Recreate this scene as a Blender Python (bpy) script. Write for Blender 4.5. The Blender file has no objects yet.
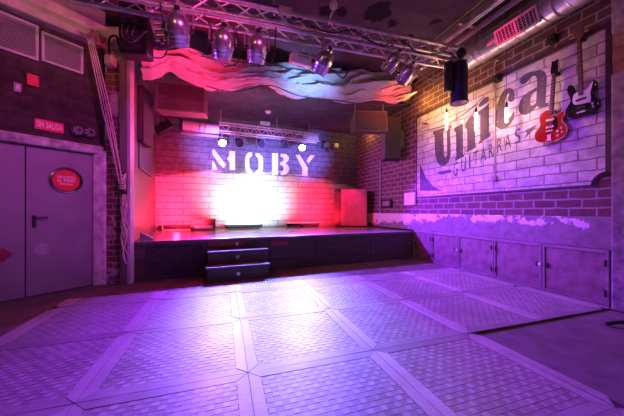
import bpy, bmesh, math, random
from mathutils import Vector, Matrix, noise as mnoise
random.seed(7)
PI = math.pi
SC = bpy.context.scene
COL = SC.collection

# ------------------------------------------------------------------ camera numbers
F, CX, HY, EYE = 272.0, 312.0, 210.5, 1.2
CEIL, STAGE_CEIL, STAGE_H = 4.4, 3.9, 0.684

# ------------------------------------------------------------------ plan frames
class Frame:
    """A wall: x runs right along it as seen from the room, y into it, z up."""
    def __init__(s, o, u):
        s.o = Vector(o); s.u = Vector(u).normalized(); s.n = Vector((-s.u.y, s.u.x))
        s.m = Matrix(((s.u.x, s.n.x, 0, s.o.x), (s.u.y, s.n.y, 0, s.o.y), (0, 0, 1, 0), (0, 0, 0, 1)))
    def hit(s, px, py, off=0.0):
        rx = (px - CX) / F
        o = s.o - s.n * off
        # o + u t = (rx d, d)
        t = (rx * o.y - o.x) / (s.u.x - rx * s.u.y)
        d = o.y + s.u.y * t
        return t, EYE + (HY - py) / F * d
    def S(s, px, off=0.0): return s.hit(px, HY, off)[0]
    def mat(s, x=0, y=0, z=0, rz=0):
        return s.m @ Matrix.Translation((x, y, z)) @ Matrix.Rotation(rz, 4, 'Z')

WR = Frame((1.611, 9.74), (0.3235, -1.0))
WB = Frame((-4.19, 7.27), (2.3456, 1.0))
WL = Frame((-3.43, 4.38), (0.646, 1.0))
WS = Frame((-2.98, 4.50), (-0.40, 0.916))
SF = Frame((-2.96, 4.50), (2.404, 1.0))
TR = Frame((-0.953, 3.6), (3.455, 1.0))      # front truss line
BT = Frame((-2.42, 7.35), (2.3456, 1.0))     # back truss line
PK = Frame((-0.4658, 1.979), (0.9515, 0.3077))  # parquet grid
WORLD = Frame((0, 0), (1, 0))
def at(px, py, d): return Vector(((px - CX) / F * d, d, EYE + (HY - py) / F * d))
def floor_at(px, py, z=0.0):
    d = F * (EYE - z) / (py - HY); return Vector(((px - CX) / F * d, d, z))

# ------------------------------------------------------------------ materials
MATS = {}
def nt(name):
    m = bpy.data.materials.new(name); m.use_nodes = True
    t = m.node_tree; t.nodes.clear()
    out = t.nodes.new('ShaderNodeOutputMaterial'); b = t.nodes.new('ShaderNodeBsdfPrincipled')
    t.links.new(b.outputs[0], out.inputs[0])
    return m, t, b
def coords(t, scale=(1, 1, 1)):
    tc = t.nodes.new('ShaderNodeTexCoord'); mp = t.nodes.new('ShaderNodeMapping')
    mp.inputs['Scale'].default_value = scale
    t.links.new(tc.outputs['Object'], mp.inputs[0]); return mp.outputs[0]
def noise(t, vec, sc, det=4, rough=0.55):
    n = t.nodes.new('ShaderNodeTexNoise'); n.inputs['Scale'].default_value = sc
    n.inputs['Detail'].default_value = det; n.inputs['Roughness'].default_value = rough
    t.links.new(vec, n.inputs['Vector']); return n.outputs['Fac']
def ramp(t, fac, stops):
    r = t.nodes.new('ShaderNodeValToRGB'); e = r.color_ramp.elements
    while len(e) < len(stops): e.new(0.5)
    for k, (p, c) in enumerate(stops):
        e[k].position = p; e[k].color = (c, c, c, 1) if isinstance(c, (int, float)) else (*c, 1)
    t.links.new(fac, r.inputs[0]); return r.outputs[0]
def mix(t, fac, a, b, mode='MIX'):
    n = t.nodes.new('ShaderNodeMix'); n.data_type = 'RGBA'; n.blend_type = mode
    for sock, v in ((n.inputs[0], fac), (n.inputs[6], a), (n.inputs[7], b)):
        if isinstance(v, (int, float)): sock.default_value = v
        elif isinstance(v, tuple): sock.default_value = (*v, 1)
        else: t.links.new(v, sock)
    return n.outputs[2]
def bump(t, b, h, strength=0.3, dist=0.01):
    n = t.nodes.new('ShaderNodeBump'); n.inputs['Strength'].default_value = strength
    n.inputs['Distance'].default_value = dist
    t.links.new(h, n.inputs['Height']); t.links.new(n.outputs[0], b.inputs['Normal'])
def M(name, col, rough=0.6, metal=0.0, var=0.25, sc=8, bmp=0.0, emit=0, stretch=(1, 1, 1), spec=0.5):
    if name in MATS: return MATS[name]
    m, t, b = nt(name)
    b.inputs['Roughness'].default_value = rough; b.inputs['Metallic'].default_value = metal
    b.inputs['Specular IOR Level'].default_value = spec
    v = coords(t, stretch); n = noise(t, v, sc)
    c2 = tuple(x * (1 - var) for x in col); c1 = tuple(min(1, x * (1 + var * .6)) for x in col)
    t.links.new(ramp(t, n, [(0.3, c2), (0.7, c1)]), b.inputs['Base Color'])
    if bmp: bump(t, b, n, bmp)
    if emit:
        b.inputs['Emission Color'].default_value = (*col, 1); b.inputs['Emission Strength'].default_value = emit
    MATS[name] = m; return m
def brick_mat(name, c1, c2, mortar, bw, bh, ms=0.012, bmp=0.6, rough=0.8, patch=None, patch_at=(0.5, 0.6), patch_sc=1.2, xoff=0, dirt=0.35):
    m, t, b = nt(name)
    b.inputs['Roughness'].default_value = rough
    tc = t.nodes.new('ShaderNodeTexCoord'); sep = t.nodes.new('ShaderNodeSeparateXYZ'); cmb = t.nodes.new('ShaderNodeCombineXYZ')
    t.links.new(tc.outputs['Object'], sep.inputs[0])
    add = t.nodes.new('ShaderNodeMath'); add.operation = 'ADD'
    t.links.new(sep.outputs[0], add.inputs[0]); t.links.new(sep.outputs[1], add.inputs[1])
    t.links.new(add.outputs[0], cmb.inputs[0]); t.links.new(sep.outputs[2], cmb.inputs[1])
    # hand-laid courses: bend the grid a little
    wob = t.nodes.new('ShaderNodeTexNoise'); wob.inputs['Scale'].default_value = 5.0
    t.links.new(tc.outputs['Object'], wob.inputs['Vector'])
    wm = t.nodes.new('ShaderNodeVectorMath'); wm.operation = 'MULTIPLY_ADD'
    wm.inputs[1].default_value = (.035, .035, 0); t.links.new(wob.outputs['Color'], wm.inputs[0]); t.links.new(cmb.outputs[0], wm.inputs[2])
    br = t.nodes.new('ShaderNodeTexBrick'); br.inputs['Scale'].default_value = 1.0
    br.inputs['Mortar Size'].default_value = ms; br.inputs['Mortar Smooth'].default_value = 0.3
    br.inputs['Brick Width'].default_value = bw; br.inputs['Row Height'].default_value = bh
    br.inputs['Color1'].default_value = (*c1, 1); br.inputs['Color2'].default_value = (*c2, 1); br.inputs['Mortar'].default_value = (*mortar, 1)
    t.links.new(wm.outputs[0], br.inputs['Vector'])
    n = noise(t, tc.outputs['Object'], 6, 6, 0.65)
    col = mix(t, dirt, br.outputs['Color'], ramp(t, n, [(0.35, 0.15), (0.65, 1.0)]), 'MULTIPLY')
    if patch:
        pn = noise(t, tc.outputs['Object'], patch_sc, 6, 0.7)
        col = mix(t, ramp(t, pn, [(patch_at[0], 0.0), (patch_at[1], 1.0)]), col, patch)
    t.links.new(col, b.inputs['Base Color'])
    inv = t.nodes.new('ShaderNodeMath'); inv.operation = 'MULTIPLY_ADD'; inv.inputs[1].default_value = -1.0
    t.links.new(br.outputs['Fac'], inv.inputs[0]); t.links.new(n, inv.inputs[2])
    bump(t, b, inv.outputs[0], bmp, 0.012)
    MATS[name] = m; return m

# ------------------------------------------------------------------ mesh builder
def smooth_loop(pts, k=4):
    out = []; n = len(pts)
    for i in range(n):
        p0, p1, p2, p3 = (Vector(pts[(i + j - 1) % n]) for j in range(4))
        for s in range(k):
            t = s / k
            out.append(0.5 * ((2 * p1) + (-p0 + p2) * t + (2 * p0 - 5 * p1 + 4 * p2 - p3) * t * t + (-p0 + 3 * p1 - 3 * p2 + p3) * t ** 3))
    return [tuple(v) for v in out]
def smooth_path(pts, k=6):
    P = [Vector(p) for p in pts]; out = []
    for i in range(len(P) - 1):
        p0 = P[max(i - 1, 0)]; p1 = P[i]; p2 = P[i + 1]; p3 = P[min(i + 2, len(P) - 1)]
        for s in range(k):
            t = s / k
            out.append(0.5 * ((2 * p1) + (-p0 + p2) * t + (2 * p0 - 5 * p1 + 4 * p2 - p3) * t * t + (-p0 + 3 * p1 - 3 * p2 + p3) * t ** 3))
    out.append(P[-1]); return out
class MB:
    def __init__(s): s.v = []; s.f = []
    def add(s, vs, fs, mtx=None):
        b = len(s.v)
        s.v += [tuple(mtx @ Vector(p)) if mtx else tuple(p) for p in vs]
        s.f += [tuple(b + i for i in f) for f in fs]; return s
    def box(s, x0, x1, y0, y1, z0, z1, mtx=None):
        return s.add([(x0, y0, z0), (x1, y0, z0), (x1, y1, z0), (x0, y1, z0), (x0, y0, z1), (x1, y0, z1), (x1, y1, z1), (x0, y1, z1)],
              [(0, 3, 2, 1), (4, 5, 6, 7), (0, 1, 5, 4), (1, 2, 6, 5), (2, 3, 7, 6), (3, 0, 4, 7)], mtx)
    def tube(s, pts, r, seg=8, caps=True, closed=False):
        P = [Vector(p) for p in pts]; n = len(P); rr = r if isinstance(r, (list, tuple)) else [r] * n
        b = len(s.v); up = None
        for i, p in enumerate(P):
            if closed: d = P[(i + 1) % n] - P[i - 1]
            else: d = P[min(i + 1, n - 1)] - P[max(i - 1, 0)]
            d = d.normalized() if d.length > 1e-9 else Vector((0, 0, 1))
            if up is None:
                up = Vector((0, 0, 1)) if abs(d.z) < 0.9 else Vector((1, 0, 0))
            a = d.cross(up)
            if a.length < 1e-6: a = d.cross(Vector((0.3, 1, 0.2)))
            a.normalize(); c = a.cross(d).normalized(); up = c
            for k in range(seg):
                w = 2 * PI * k / seg
                s.v.append(tuple(p + (a * math.cos(w) + c * math.sin(w)) * rr[i]))
        m = n if closed else n - 1
        for i in range(m):
            for k in range(seg):
                j = (i + 1) % n
                s.f.append((b + i * seg + k, b + i * seg + (k + 1) % seg, b + j * seg + (k + 1) % seg, b + j * seg + k))
        if caps and not closed:
            s.f.append(tuple(b + k for k in range(seg))[::-1]); s.f.append(tuple(b + (n - 1) * seg + k for k in range(seg)))
        return s
    def cyl(s, p0, p1, r, seg=12, r2=None): return s.tube([p0, p1], [r, r if r2 is None else r2], seg)
    def lathe(s, prof, seg=24, mtx=None, cap=True):
        vs = []; fs = []; n = len(prof)
        for (r, z) in prof:
            for k in range(seg):
                w = 2 * PI * k / seg; vs.append((r * math.cos(w), r * math.sin(w), z))
        for i in range(n - 1):
            for k in range(seg):
                fs.append((i * seg + k, i * seg + (k + 1) % seg, (i + 1) * seg + (k + 1) % seg, (i + 1) * seg + k))
        if cap:
            fs.append(tuple(range(seg))[::-1]); fs.append(tuple((n - 1) * seg + k for k in range(seg)))
        return s.add(vs, fs, mtx)
    def prism(s, out, y0, y1, mtx=None):
        """outline in (x, z), extruded from y0 (room side) to y1"""
        n = len(out); ar = sum(out[i][0] * out[(i + 1) % n][1] - out[(i + 1) % n][0] * out[i][1] for i in range(n))
        if ar < 0: out = out[::-1]
        vs = [(x, y0, z) for x, z in out] + [(x, y1, z) for x, z in out]
        fs = [tuple(range(n)), tuple(range(n, 2 * n))[::-1]] + [(i, n + i, n + (i + 1) % n, (i + 1) % n) for i in range(n)]
        return s.add(vs, fs, mtx)
    def slab(s, out, z0, z1):
        n = len(out); ar = sum(out[i][0] * out[(i + 1) % n][1] - out[(i + 1) % n][0] * out[i][1] for i in range(n))
        if ar < 0: out = out[::-1]
        vs = [(x, y, z0) for x, y in out] + [(x, y, z1) for x, y in out]
        return s.add(vs, [tuple(range(n))[::-1], tuple(range(n, 2 * n))] + [(i, (i + 1) % n, n + (i + 1) % n, n + i) for i in range(n)])
    def build(s, name, mat, parent=None, bevel=0, smooth=False, mtx=None):
        me = bpy.data.meshes.new(name); me.from_pydata(s.v, [], s.f); me.update()
        bm = bmesh.new(); bm.from_mesh(me); bmesh.ops.recalc_face_normals(bm, faces=bm.faces); bm.to_mesh(me); bm.free()
        me.materials.append(mat)
        if smooth:
            me.shade_smooth(); me.set_sharp_from_angle(angle=math.radians(38))
        o = bpy.data.objects.new(name, me); COL.objects.link(o)
        if parent: o.parent = parent
        if mtx is not None: o.matrix_world = mtx
        if bevel:
            md = o.modifiers.new('bevel', 'BEVEL'); md.width = bevel; md.segments = 2; md.limit_method = 'ANGLE'
        return o
def thing(name, label, cat, mtx, group=None):
    o = bpy.data.objects.new(name, None); COL.objects.link(o); o.matrix_world = mtx; o.empty_display_size = .1
    o['label'] = label; o['category'] = cat
    if group: o['group'] = group
    return o
def tag(o, label, cat, group=None):
    o['label'] = label; o['category'] = cat
    if group: o['group'] = group
    return o
def struct(o): o['kind'] = 'structure'; return o
def kids(o): return [c for c in COL.objects if c.parent == o]
def copy_tree(o, parent=None):
    c = o.copy(); COL.objects.link(c); c.parent = parent
    for ch in kids(o): copy_tree(ch, c)
    return c
def text_verts(s, extr=0.0):
    cu = bpy.data.curves.new('lettering', 'FONT'); cu.body = s; cu.extrude = extr; cu.resolution_u = 4
    o = bpy.data.objects.new('lettering', cu); COL.objects.link(o)
    bpy.context.view_layer.update()
    me = bpy.data.meshes.new_from_object(o.evaluated_get(bpy.context.evaluated_depsgraph_get()))
    vs = [v.co.copy() for v in me.vertices]; fs = [tuple(p.vertices) for p in me.polygons]
    bpy.data.objects.remove(o); bpy.data.curves.remove(cu); bpy.data.meshes.remove(me)
    x0 = min(v.x for v in vs); x1 = max(v.x for v in vs); y0 = min(v.y for v in vs); y1 = max(v.y for v in vs)
    return [((v.x - x0) / (x1 - x0), (v.y - y0) / (y1 - y0), v.z) for v in vs], fs
def text_block(mb, s, x0, x1, z0, z1, y, th=0.003):
    vs, fs = text_verts(s, 1.0)
    mb.add([(x0 + a * (x1 - x0), y + (-b2 * th), z0 + b * (z1 - z0)) for a, b, b2 in vs], fs)

# ------------------------------------------------------------------ material palette
m_concrete = M('concrete_floor', (.17, .13, .12), .75, 0, .3, 5, .15)
m_wood = None
m_black = M('black_plastic', (.012, .012, .014), .45, 0, .3)
m_blackmatte = M('black_matte', (.015, .014, .016), .85, 0, .3)
m_darkwood = M('dark_stage_wood', (.075, .055, .055), .55, 0, .5, 5, .25, stretch=(.35, 1, 4))
m_step = M('step_wood', (.10, .07, .075), .62, 0, .4, 6, .2, stretch=(.35, 1, 4))
m_stagefloor = M('stage_boards', (.22, .19, .20), .26, 0, .35, 6, .12, stretch=(.3, 2, 1))
m_chrome = M('polished_aluminium', (.80, .76, .73), .27, .9, .15, 6)
m_alu = M('truss_aluminium', (.66, .62, .62), .38, .6, .2, 8)
m_galv = M('galvanised_metal', (.66, .66, .68), .33, .75, .25, 10, .05)
m_dark_metal = M('dark_steel', (.08, .08, .09), .45, .8, .3)
m_door = M('grey_painted_steel', (.26, .24, .27), .5, 0, .18, 3, .04)
m_red = M('red_sign_red', (.75, .015, .02), .4, 0, .08)
m_white = M('white_paint', (.82, .80, .80), .55, 0, .08)
m_letter = M('sign_white', (.95, .88, .88), .5, 0, .05)
m_plaster = M('peeling_plaster', (.52, .46, .47), .85, 0, .55, 9, .9)
m_beam = M('concrete_beam', (.62, .48, .38), .85, 0, .3, 5, .5)
m_louver = M('louver_paint', (.50, .42, .45), .5, 0, .15)
m_ceiling, t_, b_ = nt('dark_ceiling_paint')
b_.inputs['Roughness'].default_value = .9
v_ = coords(t_); n_ = noise(t_, v_, 2.2, 6, .6)
base_ = ramp(t_, n_, [(.3, (.055, .040, .055)), (.7, (.11, .08, .10))])
dist = t_.nodes.new('ShaderNodeTexNoise'); dist.inputs['Scale'].default_value = 9; t_.links.new(v_, dist.inputs['Vector'])
wv = t_.nodes.new('ShaderNodeVectorMath'); wv.operation = 'MULTIPLY_ADD'; wv.inputs[1].default_value = (.22, .22, 0)
t_.links.new(dist.outputs['Color'], wv.inputs[0]); t_.links.new(v_, wv.inputs[2])
for (px, py, r) in ((378, 12, .24), (326, 11, .12), (342, 12, .12), (392, 24, .10), (60, 8, .15), (228, 4, .1), (436, 22, .09)):
    p = floor_at(px, 2 * HY - py, EYE - (CEIL - EYE) + 0)  # mirrored hit on the ceiling plane
    d = F * (CEIL - EYE) / (HY - py); cx = (px - CX) / F * d
    vd = t_.nodes.new('ShaderNodeVectorMath'); vd.operation = 'DISTANCE'
    vd.inputs[1].default_value = (cx + .11, d + .11, 0)
    flat = t_.nodes.new('ShaderNodeVectorMath'); flat.operation = 'MULTIPLY'; flat.inputs[1].default_value = (1, 1, 0)
    t_.links.new(wv.outputs[0], flat.inputs[0]); t_.links.new(flat.outputs[0], vd.inputs[0])
    fac = ramp(t_, vd.outputs['Value'], [(r * .85, 1.0), (min(1, r), 0.0)])
    base_ = mix(t_, fac, base_, (.006, .005, .006))
t_.links.new(base_, b_.inputs['Base Color']); bump(t_, b_, n_, .4)
m_redbrick = brick_mat('red_brick', (.22, .095, .095), (.15, .065, .07), (.40, .35, .36), .30, .125, .013)
m_whitebrick = brick_mat('white_painted_brick', (.80, .76, .74), (.66, .62, .60), (.33, .27, .26), .40, .145, .011, .8, .6, dirt=.5)
m_oldbrick = brick_mat('old_dark_brick', (.10, .055, .05), (.07, .042, .04), (.07, .045, .042), .55, .10, .010, .5, .85, dirt=.75)
m_pillarbrick = brick_mat('pillar_brick', (.24, .10, .08), (.17, .07, .06), (.34, .28, .27), .24, .095, .014, 1.0, .85, patch=(.46, .40, .40), patch_at=(.52, .6), patch_sc=3.0)
m_stageside = M('stage_side_boards', (.14, .11, .12), .5, 0, .3, 6, .3, stretch=(6, 6, .4))
m_cab = M('rusty_sheet_metal', (.30, .22, .23), .5, .1, .45, 7, .15)
m_cabframe = M('grey_angle_iron', (.34, .31, .32), .45, .4, .25)
m_rope = M('pale_rope', (.62, .52, .46), .9, 0, .2, 40, .3)
m_cable = M('black_rubber_cable', (.012, .012, .013), .5, 0, .1)

# back wall: dark upper paint, white lower paint with a ragged edge
m_back, t, b = nt('stage_back_wall_paint')
b.inputs['Roughness'].default_value = .6
tc = t.nodes.new('ShaderNodeTexCoord'); sep = t.nodes.new('ShaderNodeSeparateXYZ'); t.links.new(tc.outputs['Object'], sep.inputs[0])
cmb = t.nodes.new('ShaderNodeCombineXYZ'); t.links.new(sep.outputs[0], cmb.inputs[0]); t.links.new(sep.outputs[2], cmb.inputs[1])
br = t.nodes.new('ShaderNodeTexBrick'); br.inputs['Scale'].default_value = 1; br.inputs['Brick Width'].default_value = 1.35; br.inputs['Row Height'].default_value = .178
br.inputs['Mortar Size'].default_value = .010; br.inputs['Mortar Smooth'].default_value = .2
br.inputs['Color1'].default_value = (1, 1, 1, 1); br.inputs['Color2'].default_value = (.8, .8, .8, 1); br.inputs['Mortar'].default_value = (.30, .28, .28, 1)
t.links.new(cmb.outputs[0], br.inputs['Vector'])
stv = t.nodes.new('ShaderNodeMapping'); stv.inputs['Scale'].default_value = (1.3, 1, 9); t.links.new(tc.outputs['Object'], stv.inputs[0])
rag = noise(t, stv.outputs[0], 1.0, 5, .7)
edge = t.nodes.new('ShaderNodeMath'); edge.operation = 'MULTIPLY_ADD'; edge.inputs[1].default_value = .9
par = t.nodes.new('ShaderNodeMath'); par.operation = 'SUBTRACT'; par.inputs[1].default_value = 2.8; t.links.new(sep.outputs[0], par.inputs[0])
par2 = t.nodes.new('ShaderNodeMath'); par2.operation = 'MULTIPLY'; t.links.new(par.outputs[0], par2.inputs[0]); t.links.new(par.outputs[0], par2.inputs[1])
par3 = t.nodes.new('ShaderNodeMath'); par3.operation = 'MULTIPLY_ADD'; par3.inputs[1].default_value = .03
t.links.new(par2.outputs[0], par3.inputs[0]); t.links.new(sep.outputs[2], par3.inputs[2])
t.links.new(rag, edge.inputs[0]); t.links.new(par3.outputs[0], edge.inputs[2])
rng = t.nodes.new('ShaderNodeMapRange'); rng.inputs['From Min'].default_value = 2.72; rng.inputs['From Max'].default_value = 2.86
t.links.new(edge.outputs[0], rng.inputs['Value'])
fine = noise(t, tc.outputs['Object'], 7, 5, .6)
white = ramp(t, fine, [(.3, (.60, .57, .57)), (.6, (.80, .78, .78))])
dark = ramp(t, fine, [(.3, (.09, .085, .12)), (.7, (.20, .19, .25))])
colr = mix(t, 1.0, mix(t, rng.outputs[0], white, dark), br.outputs['Color'], 'MULTIPLY')
t.links.new(colr, b.inputs['Base Color'])
inv = t.nodes.new('ShaderNodeMath'); inv.operation = 'MULTIPLY_ADD'; inv.inputs[1].default_value = -1; t.links.new(br.outputs['Fac'], inv.inputs[0]); t.links.new(fine, inv.inputs[2])
bump(t, b, inv.outputs[0], .4, .012)

# ledge plaster with flaked white paint
m_ledge, t, b = nt('flaking_ledge_plaster')
b.inputs['Roughness'].default_value = .8
tc = t.nodes.new('ShaderNodeTexCoord'); n1 = noise(t, tc.outputs['Object'], 3.2, 8, .68); n2 = noise(t, tc.outputs['Object'], 9, 5, .6)
sepz = t.nodes.new('ShaderNodeSeparateXYZ'); t.links.new(tc.outputs['Object'], sepz.inputs[0])
zz = t.nodes.new('ShaderNodeMapRange'); zz.inputs['From Min'].default_value = .75; zz.inputs['From Max'].default_value = 1.02
zz.inputs['To Min'].default_value = -.25; zz.inputs['To Max'].default_value = .06; t.links.new(sepz.outputs[2], zz.inputs['Value'])
xx_ = t.nodes.new('ShaderNodeMapRange'); xx_.inputs['From Min'].default_value = 2.2; xx_.inputs['From Max'].default_value = 4.2
xx_.inputs['To Min'].default_value = .22; xx_.inputs['To Max'].default_value = 0; t.links.new(sepz.outputs[0], xx_.inputs['Value'])
ad0 = t.nodes.new('ShaderNodeMath'); ad0.operation = 'ADD'; t.links.new(n1, ad0.inputs[0]); t.links.new(xx_.outputs[0], ad0.inputs[1])
ad = t.nodes.new('ShaderNodeMath'); ad.operation = 'ADD'; t.links.new(ad0.outputs[0], ad.inputs[0]); t.links.new(zz.outputs[0], ad.inputs[1])
c = mix(t, ramp(t, ad.outputs[0], [(.575, 0.0), (.60, 1.0)]), ramp(t, n2, [(.3, (.20, .17, .18)), (.7, (.33, .29, .30))]), (.82, .8, .8))
t.links.new(c, b.inputs['Base Color']); bump(t, b, n1, .4)

# parquet: tint from a face attribute
m_wood, t, b = nt('worn_parquet_wood')
b.inputs['Roughness'].default_value = .42
at_ = t.nodes.new('ShaderNodeAttribute'); at_.attribute_name = 'tint'
v = coords(t); n1 = noise(t, v, 3, 5, .6)
sv = coords(t, (3, 60, 1)); g1 = noise(t, sv, 1.0, 4, .6)
c = mix(t, .7, at_.outputs['Color'], ramp(t, n1, [(.3, .55), (.7, 1.0)]), 'MULTIPLY')
c = mix(t, .35, c, ramp(t, g1, [(.35, .45), (.65, 1.0)]), 'MULTIPLY')
t.links.new(c, b.inputs['Base Color'])
rr_ = t.nodes.new('ShaderNodeMapRange'); rr_.inputs['To Min'].default_value = .34; rr_.inputs['To Max'].default_value = .62
t.links.new(n1, rr_.inputs['Value']); t.links.new(rr_.outputs[0], b.inputs['Roughness'])
bump(t, b, g1, .12, .004)
m_fabric = M('thin_white_fabric', (.48, .42, .42), .85, 0, .15, 6)

# ================================================================== THE SETTING
I4 = Matrix.Identity(4)
struct(MB().slab([(-7, -2.5), (6, -2.5), (6, 11), (-7, 11)], -.2, 0).build('floor', m_concrete))
# --- parquet
PITCH, SW = 1.035, .165
mb = MB(); tints = []
def pk_poly(pts, z, tint, tilt=0):
    """a wooden tile: top face plus short sides, in parquet coordinates"""
    n = len(pts); cx = sum(p[0] for p in pts) / n; cy = sum(p[1] for p in pts) / n
    ax, ay = random.uniform(-tilt, tilt), random.uniform(-tilt, tilt)
    top = [(x, y, z + ax * (x - cx) + ay * (y - cy)) for x, y in pts]
    vs = top + [(x, y, .004) for x, y in pts]
    fs = [tuple(range(n))] + [(i, n + i, n + (i + 1) % n, (i + 1) % n) for i in range(n)]
    mb.add(vs, fs); tints.extend([tint] * len(fs))
def wood(k): 
    q = random.uniform(.84, 1.12) * k; return (.40 * q, .37 * q, .33 * q)
V_END = 2.42
cells = [(i, j) for j in range(-3, 3) for i in range(-2, 4 if j >= 0 else 2)]
UW = 4.30
base = MB()
base.slab([(-2 * PITCH - .075, -3.1), (2 * PITCH + .075, -3.1), (2 * PITCH + .075, .003), (UW, .003), (UW, V_END), (-2 * PITCH - .09, V_END)], 0.0, .016)
gap = .0028
for (i, j) in cells:
    u0 = i * PITCH + SW / 2; v0 = j * PITCH + SW / 2; N = 19; q = (PITCH - SW) / N
    for a in range(N):
        for c in range(N):
            x0 = u0 + a * q; y0 = v0 + c * q
            if y0 > V_END - .02: continue
            y1 = min(y0 + q, V_END)
            if (a + c) % 2:
                pk_poly([(x0 + gap, y0 + gap), (x0 + q - gap, y0 + gap), (x0 + q - gap, y1 - gap), (x0 + gap, y1 - gap)], .0200, wood(1.22), .016)
            else:
                pk_poly([(x0 - .002, y0 + .001), (x0 + q + .002, y0 + .001), (x0 + q + .002, y1 - .001), (x0 - .002, y1 - .001)], .0190, wood(.86), .014)
def strips(i, j, lng):
    P, h = PITCH, SW / 2
    mid = .012
    for side in (-1, 1):
        edge = (not lng) and j == 0 and i >= 2
        if edge and side < 0: continue
        # half hexagon: pointed ends meeting the node
        if lng:
            ym = min((j + 1) * P, V_END + .0)
            if j * P > V_END: return
            full = ym >= (j + 1) * P - 1e-6
            pts = [(i * P + side * .002, j * P + .006), (i * P + side * h * .97, j * P + h)] + \
                  ([(i * P + side * h * .97, ym - h), (i * P + side * .002, ym - .006)] if full else [(i * P + side * h * .97, ym), (i * P + side * .002, ym)])
            k = random.uniform(1.28, 1.45)  # lengthwise strips tinted lighter, painting in the light along their grain
        else:
            pts = [(i * P + .006, j * P + side * .002), (i * P + h, j * P + side * h * .97), ((i + 1) * P - h, j * P + side * h * .97), ((i + 1) * P - .006, j * P + side * .002)]
            if edge: pts[0] = (i * P + .006, .0); pts[3] = ((i + 1) * P - .006, 0.0)
            k = random.uniform(.86, .98)
        if (side == 1) == lng: pts = pts[::-1] if False else pts
        a = sum(pts[m][0] * pts[(m + 1) % len(pts)][1] - pts[(m + 1) % len(pts)][0] * pts[m][1] for m in range(len(pts)))
        if a < 0: pts = pts[::-1]
        pk_poly(pts, .0215, wood(k), .004)
for j in range(-3, 3):
    for i in range(-2, 5):
        if j < 0 and i > 2: continue
        strips(i, j, True)
for j in range(-3, 3):
    for i in range(-2, 4):
        if j < 0 and i > 1: continue
        if j * PITCH < V_END: strips(i, j, False)
for k in range(2):   # border boards along the cabinets
    x0 = 4 * PITCH + SW / 2 + k * .038
    pk_poly([(x0 + .001, .0), (x0 + .036, .0), (x0 + .036, V_END), (x0 + .001, V_END)], .021, wood(1.1))
o = mb.build('floor_parquet', m_wood, mtx=PK.m); struct(o)
# recalc_face_normals keeps face order, so the tints line up
ca = o.data.attributes.new('tint', 'FLOAT_COLOR', 'FACE')
for k, c in enumerate(tints): ca.data[k].color = (*c, 1)
sb = base.build('floor_parquet_underlay', M('parquet_gap', (.05, .04, .04), .8), mtx=PK.m); struct(sb)
# --- ribbed deck between parquet and stage (boards with grooves)
m_rib = M('dark_ribbed_boards', (.16, .12, .11), .5, 0, .4, 5, .1)
inv = PK.m.inverted()
def pk(p): q = inv @ Vector((p[0], p[1], 0)); return q.x, q.y
mb = MB()
fl = pk((-2.96, 4.50)); fr = pk((2.56, 6.79))
u = -2 * PITCH - .09
while u < UW:
    x1 = u + .042
    def ye(x): return fl[1] + (fr[1] - fl[1]) * (x - fl[0]) / (fr[0] - fl[0])
    ya = V_END + .004; yb = ye(u + .02) - .004
    if yb > ya + .02:
        mb.box(u + .005, x1, ya, yb, 0, .018)
    u += .047
struct(mb.build('floor_ribbed_deck', m_rib, mtx=PK.m))

# --- ceilings and walls
struct(MB().slab([(-7, -2.5), (6, -2.5), (6, 7.4), (-7, 4.5)], CEIL, CEIL + .15).build('ceiling', m_ceiling))
struct(MB().slab([(-5.2, 4.55), (-2.98, 4.6), (2.6, 6.93), (4.2, 7.4), (2.4, 10.8), (-5.2, 8)], STAGE_CEIL, STAGE_CEIL + .12).build('ceiling_stage', M('stage_ceiling_paint', (.075, .06, .085), .9, 0, .4, 4, .5)))
m_navy = M('navy_bulkhead_paint', (.055, .055, .10), .8, 0, .35, 4, .3)
L_sf = SF.S(417)
struct(MB().box(.0, L_sf + .8, .0, .14, STAGE_CEIL, CEIL).build('wall_bulkhead', m_navy, mtx=SF.m @ Matrix.Translation((0, .1, 0))))
Lb = 6.305
struct(MB().box(-.3, Lb + .4, 0, .2, 0, STAGE_CEIL).build('wall_back', m_back, mtx=WB.m))
Lr = 13.0
LEDGE0, LEDGE1 = .714, 1.12
struct(MB().box(-.3, Lr, 0, .25, LEDGE1 - .02, CEIL).build('wall_right', m_redbrick, mtx=WR.m))
struct(MB().box(-.3, Lr, -.035, .25, LEDGE0, LEDGE1).build('trim_1', m_ledge, mtx=WR.m, bevel=.012))
struct(MB().box(-.3, Lr, .14, .25, 0, LEDGE0).build('wall_right_base', m_blackmatte, mtx=WR.m))
Ls = 3.03
struct(MB().box(-.1, Ls + .2, 0, .15, 0, STAGE_CEIL).build('wall_stage_left', m_stageside, mtx=WS.m))
# left wall over the doors, its lintel and the beam
DT = 2.12
sA = WL.S(-40)
struct(MB().box(sA - 4, .05, 0, .3, DT, CEIL).build('wall_left', m_oldbrick, mtx=WL.m))
_, zl1 = WL.hit(60, 140.2)
struct(MB().box(sA - 4, .05, -.05, .1, DT - .02, zl1).build('trim_2', m_plaster, mtx=WL.m, bevel=.015))
struct(MB().box(sA - 4, .06, -.16, .25, 3.80, 4.13).build('trim_3', m_beam, mtx=WL.m, bevel=.02))
struct(MB().box(sA - 4, .06, -.10, .25, 4.13, CEIL).build('trim_4', M('dark_beam_top', (.30, .22, .21), .85, 0, .3, 5, .4), mtx=WL.m, bevel=.02))
# wall behind the doors
struct(MB().box(sA - 4, .05, .2, .3, 0, DT).build('wall_left_base', m_blackmatte, mtx=WL.m))
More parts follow.
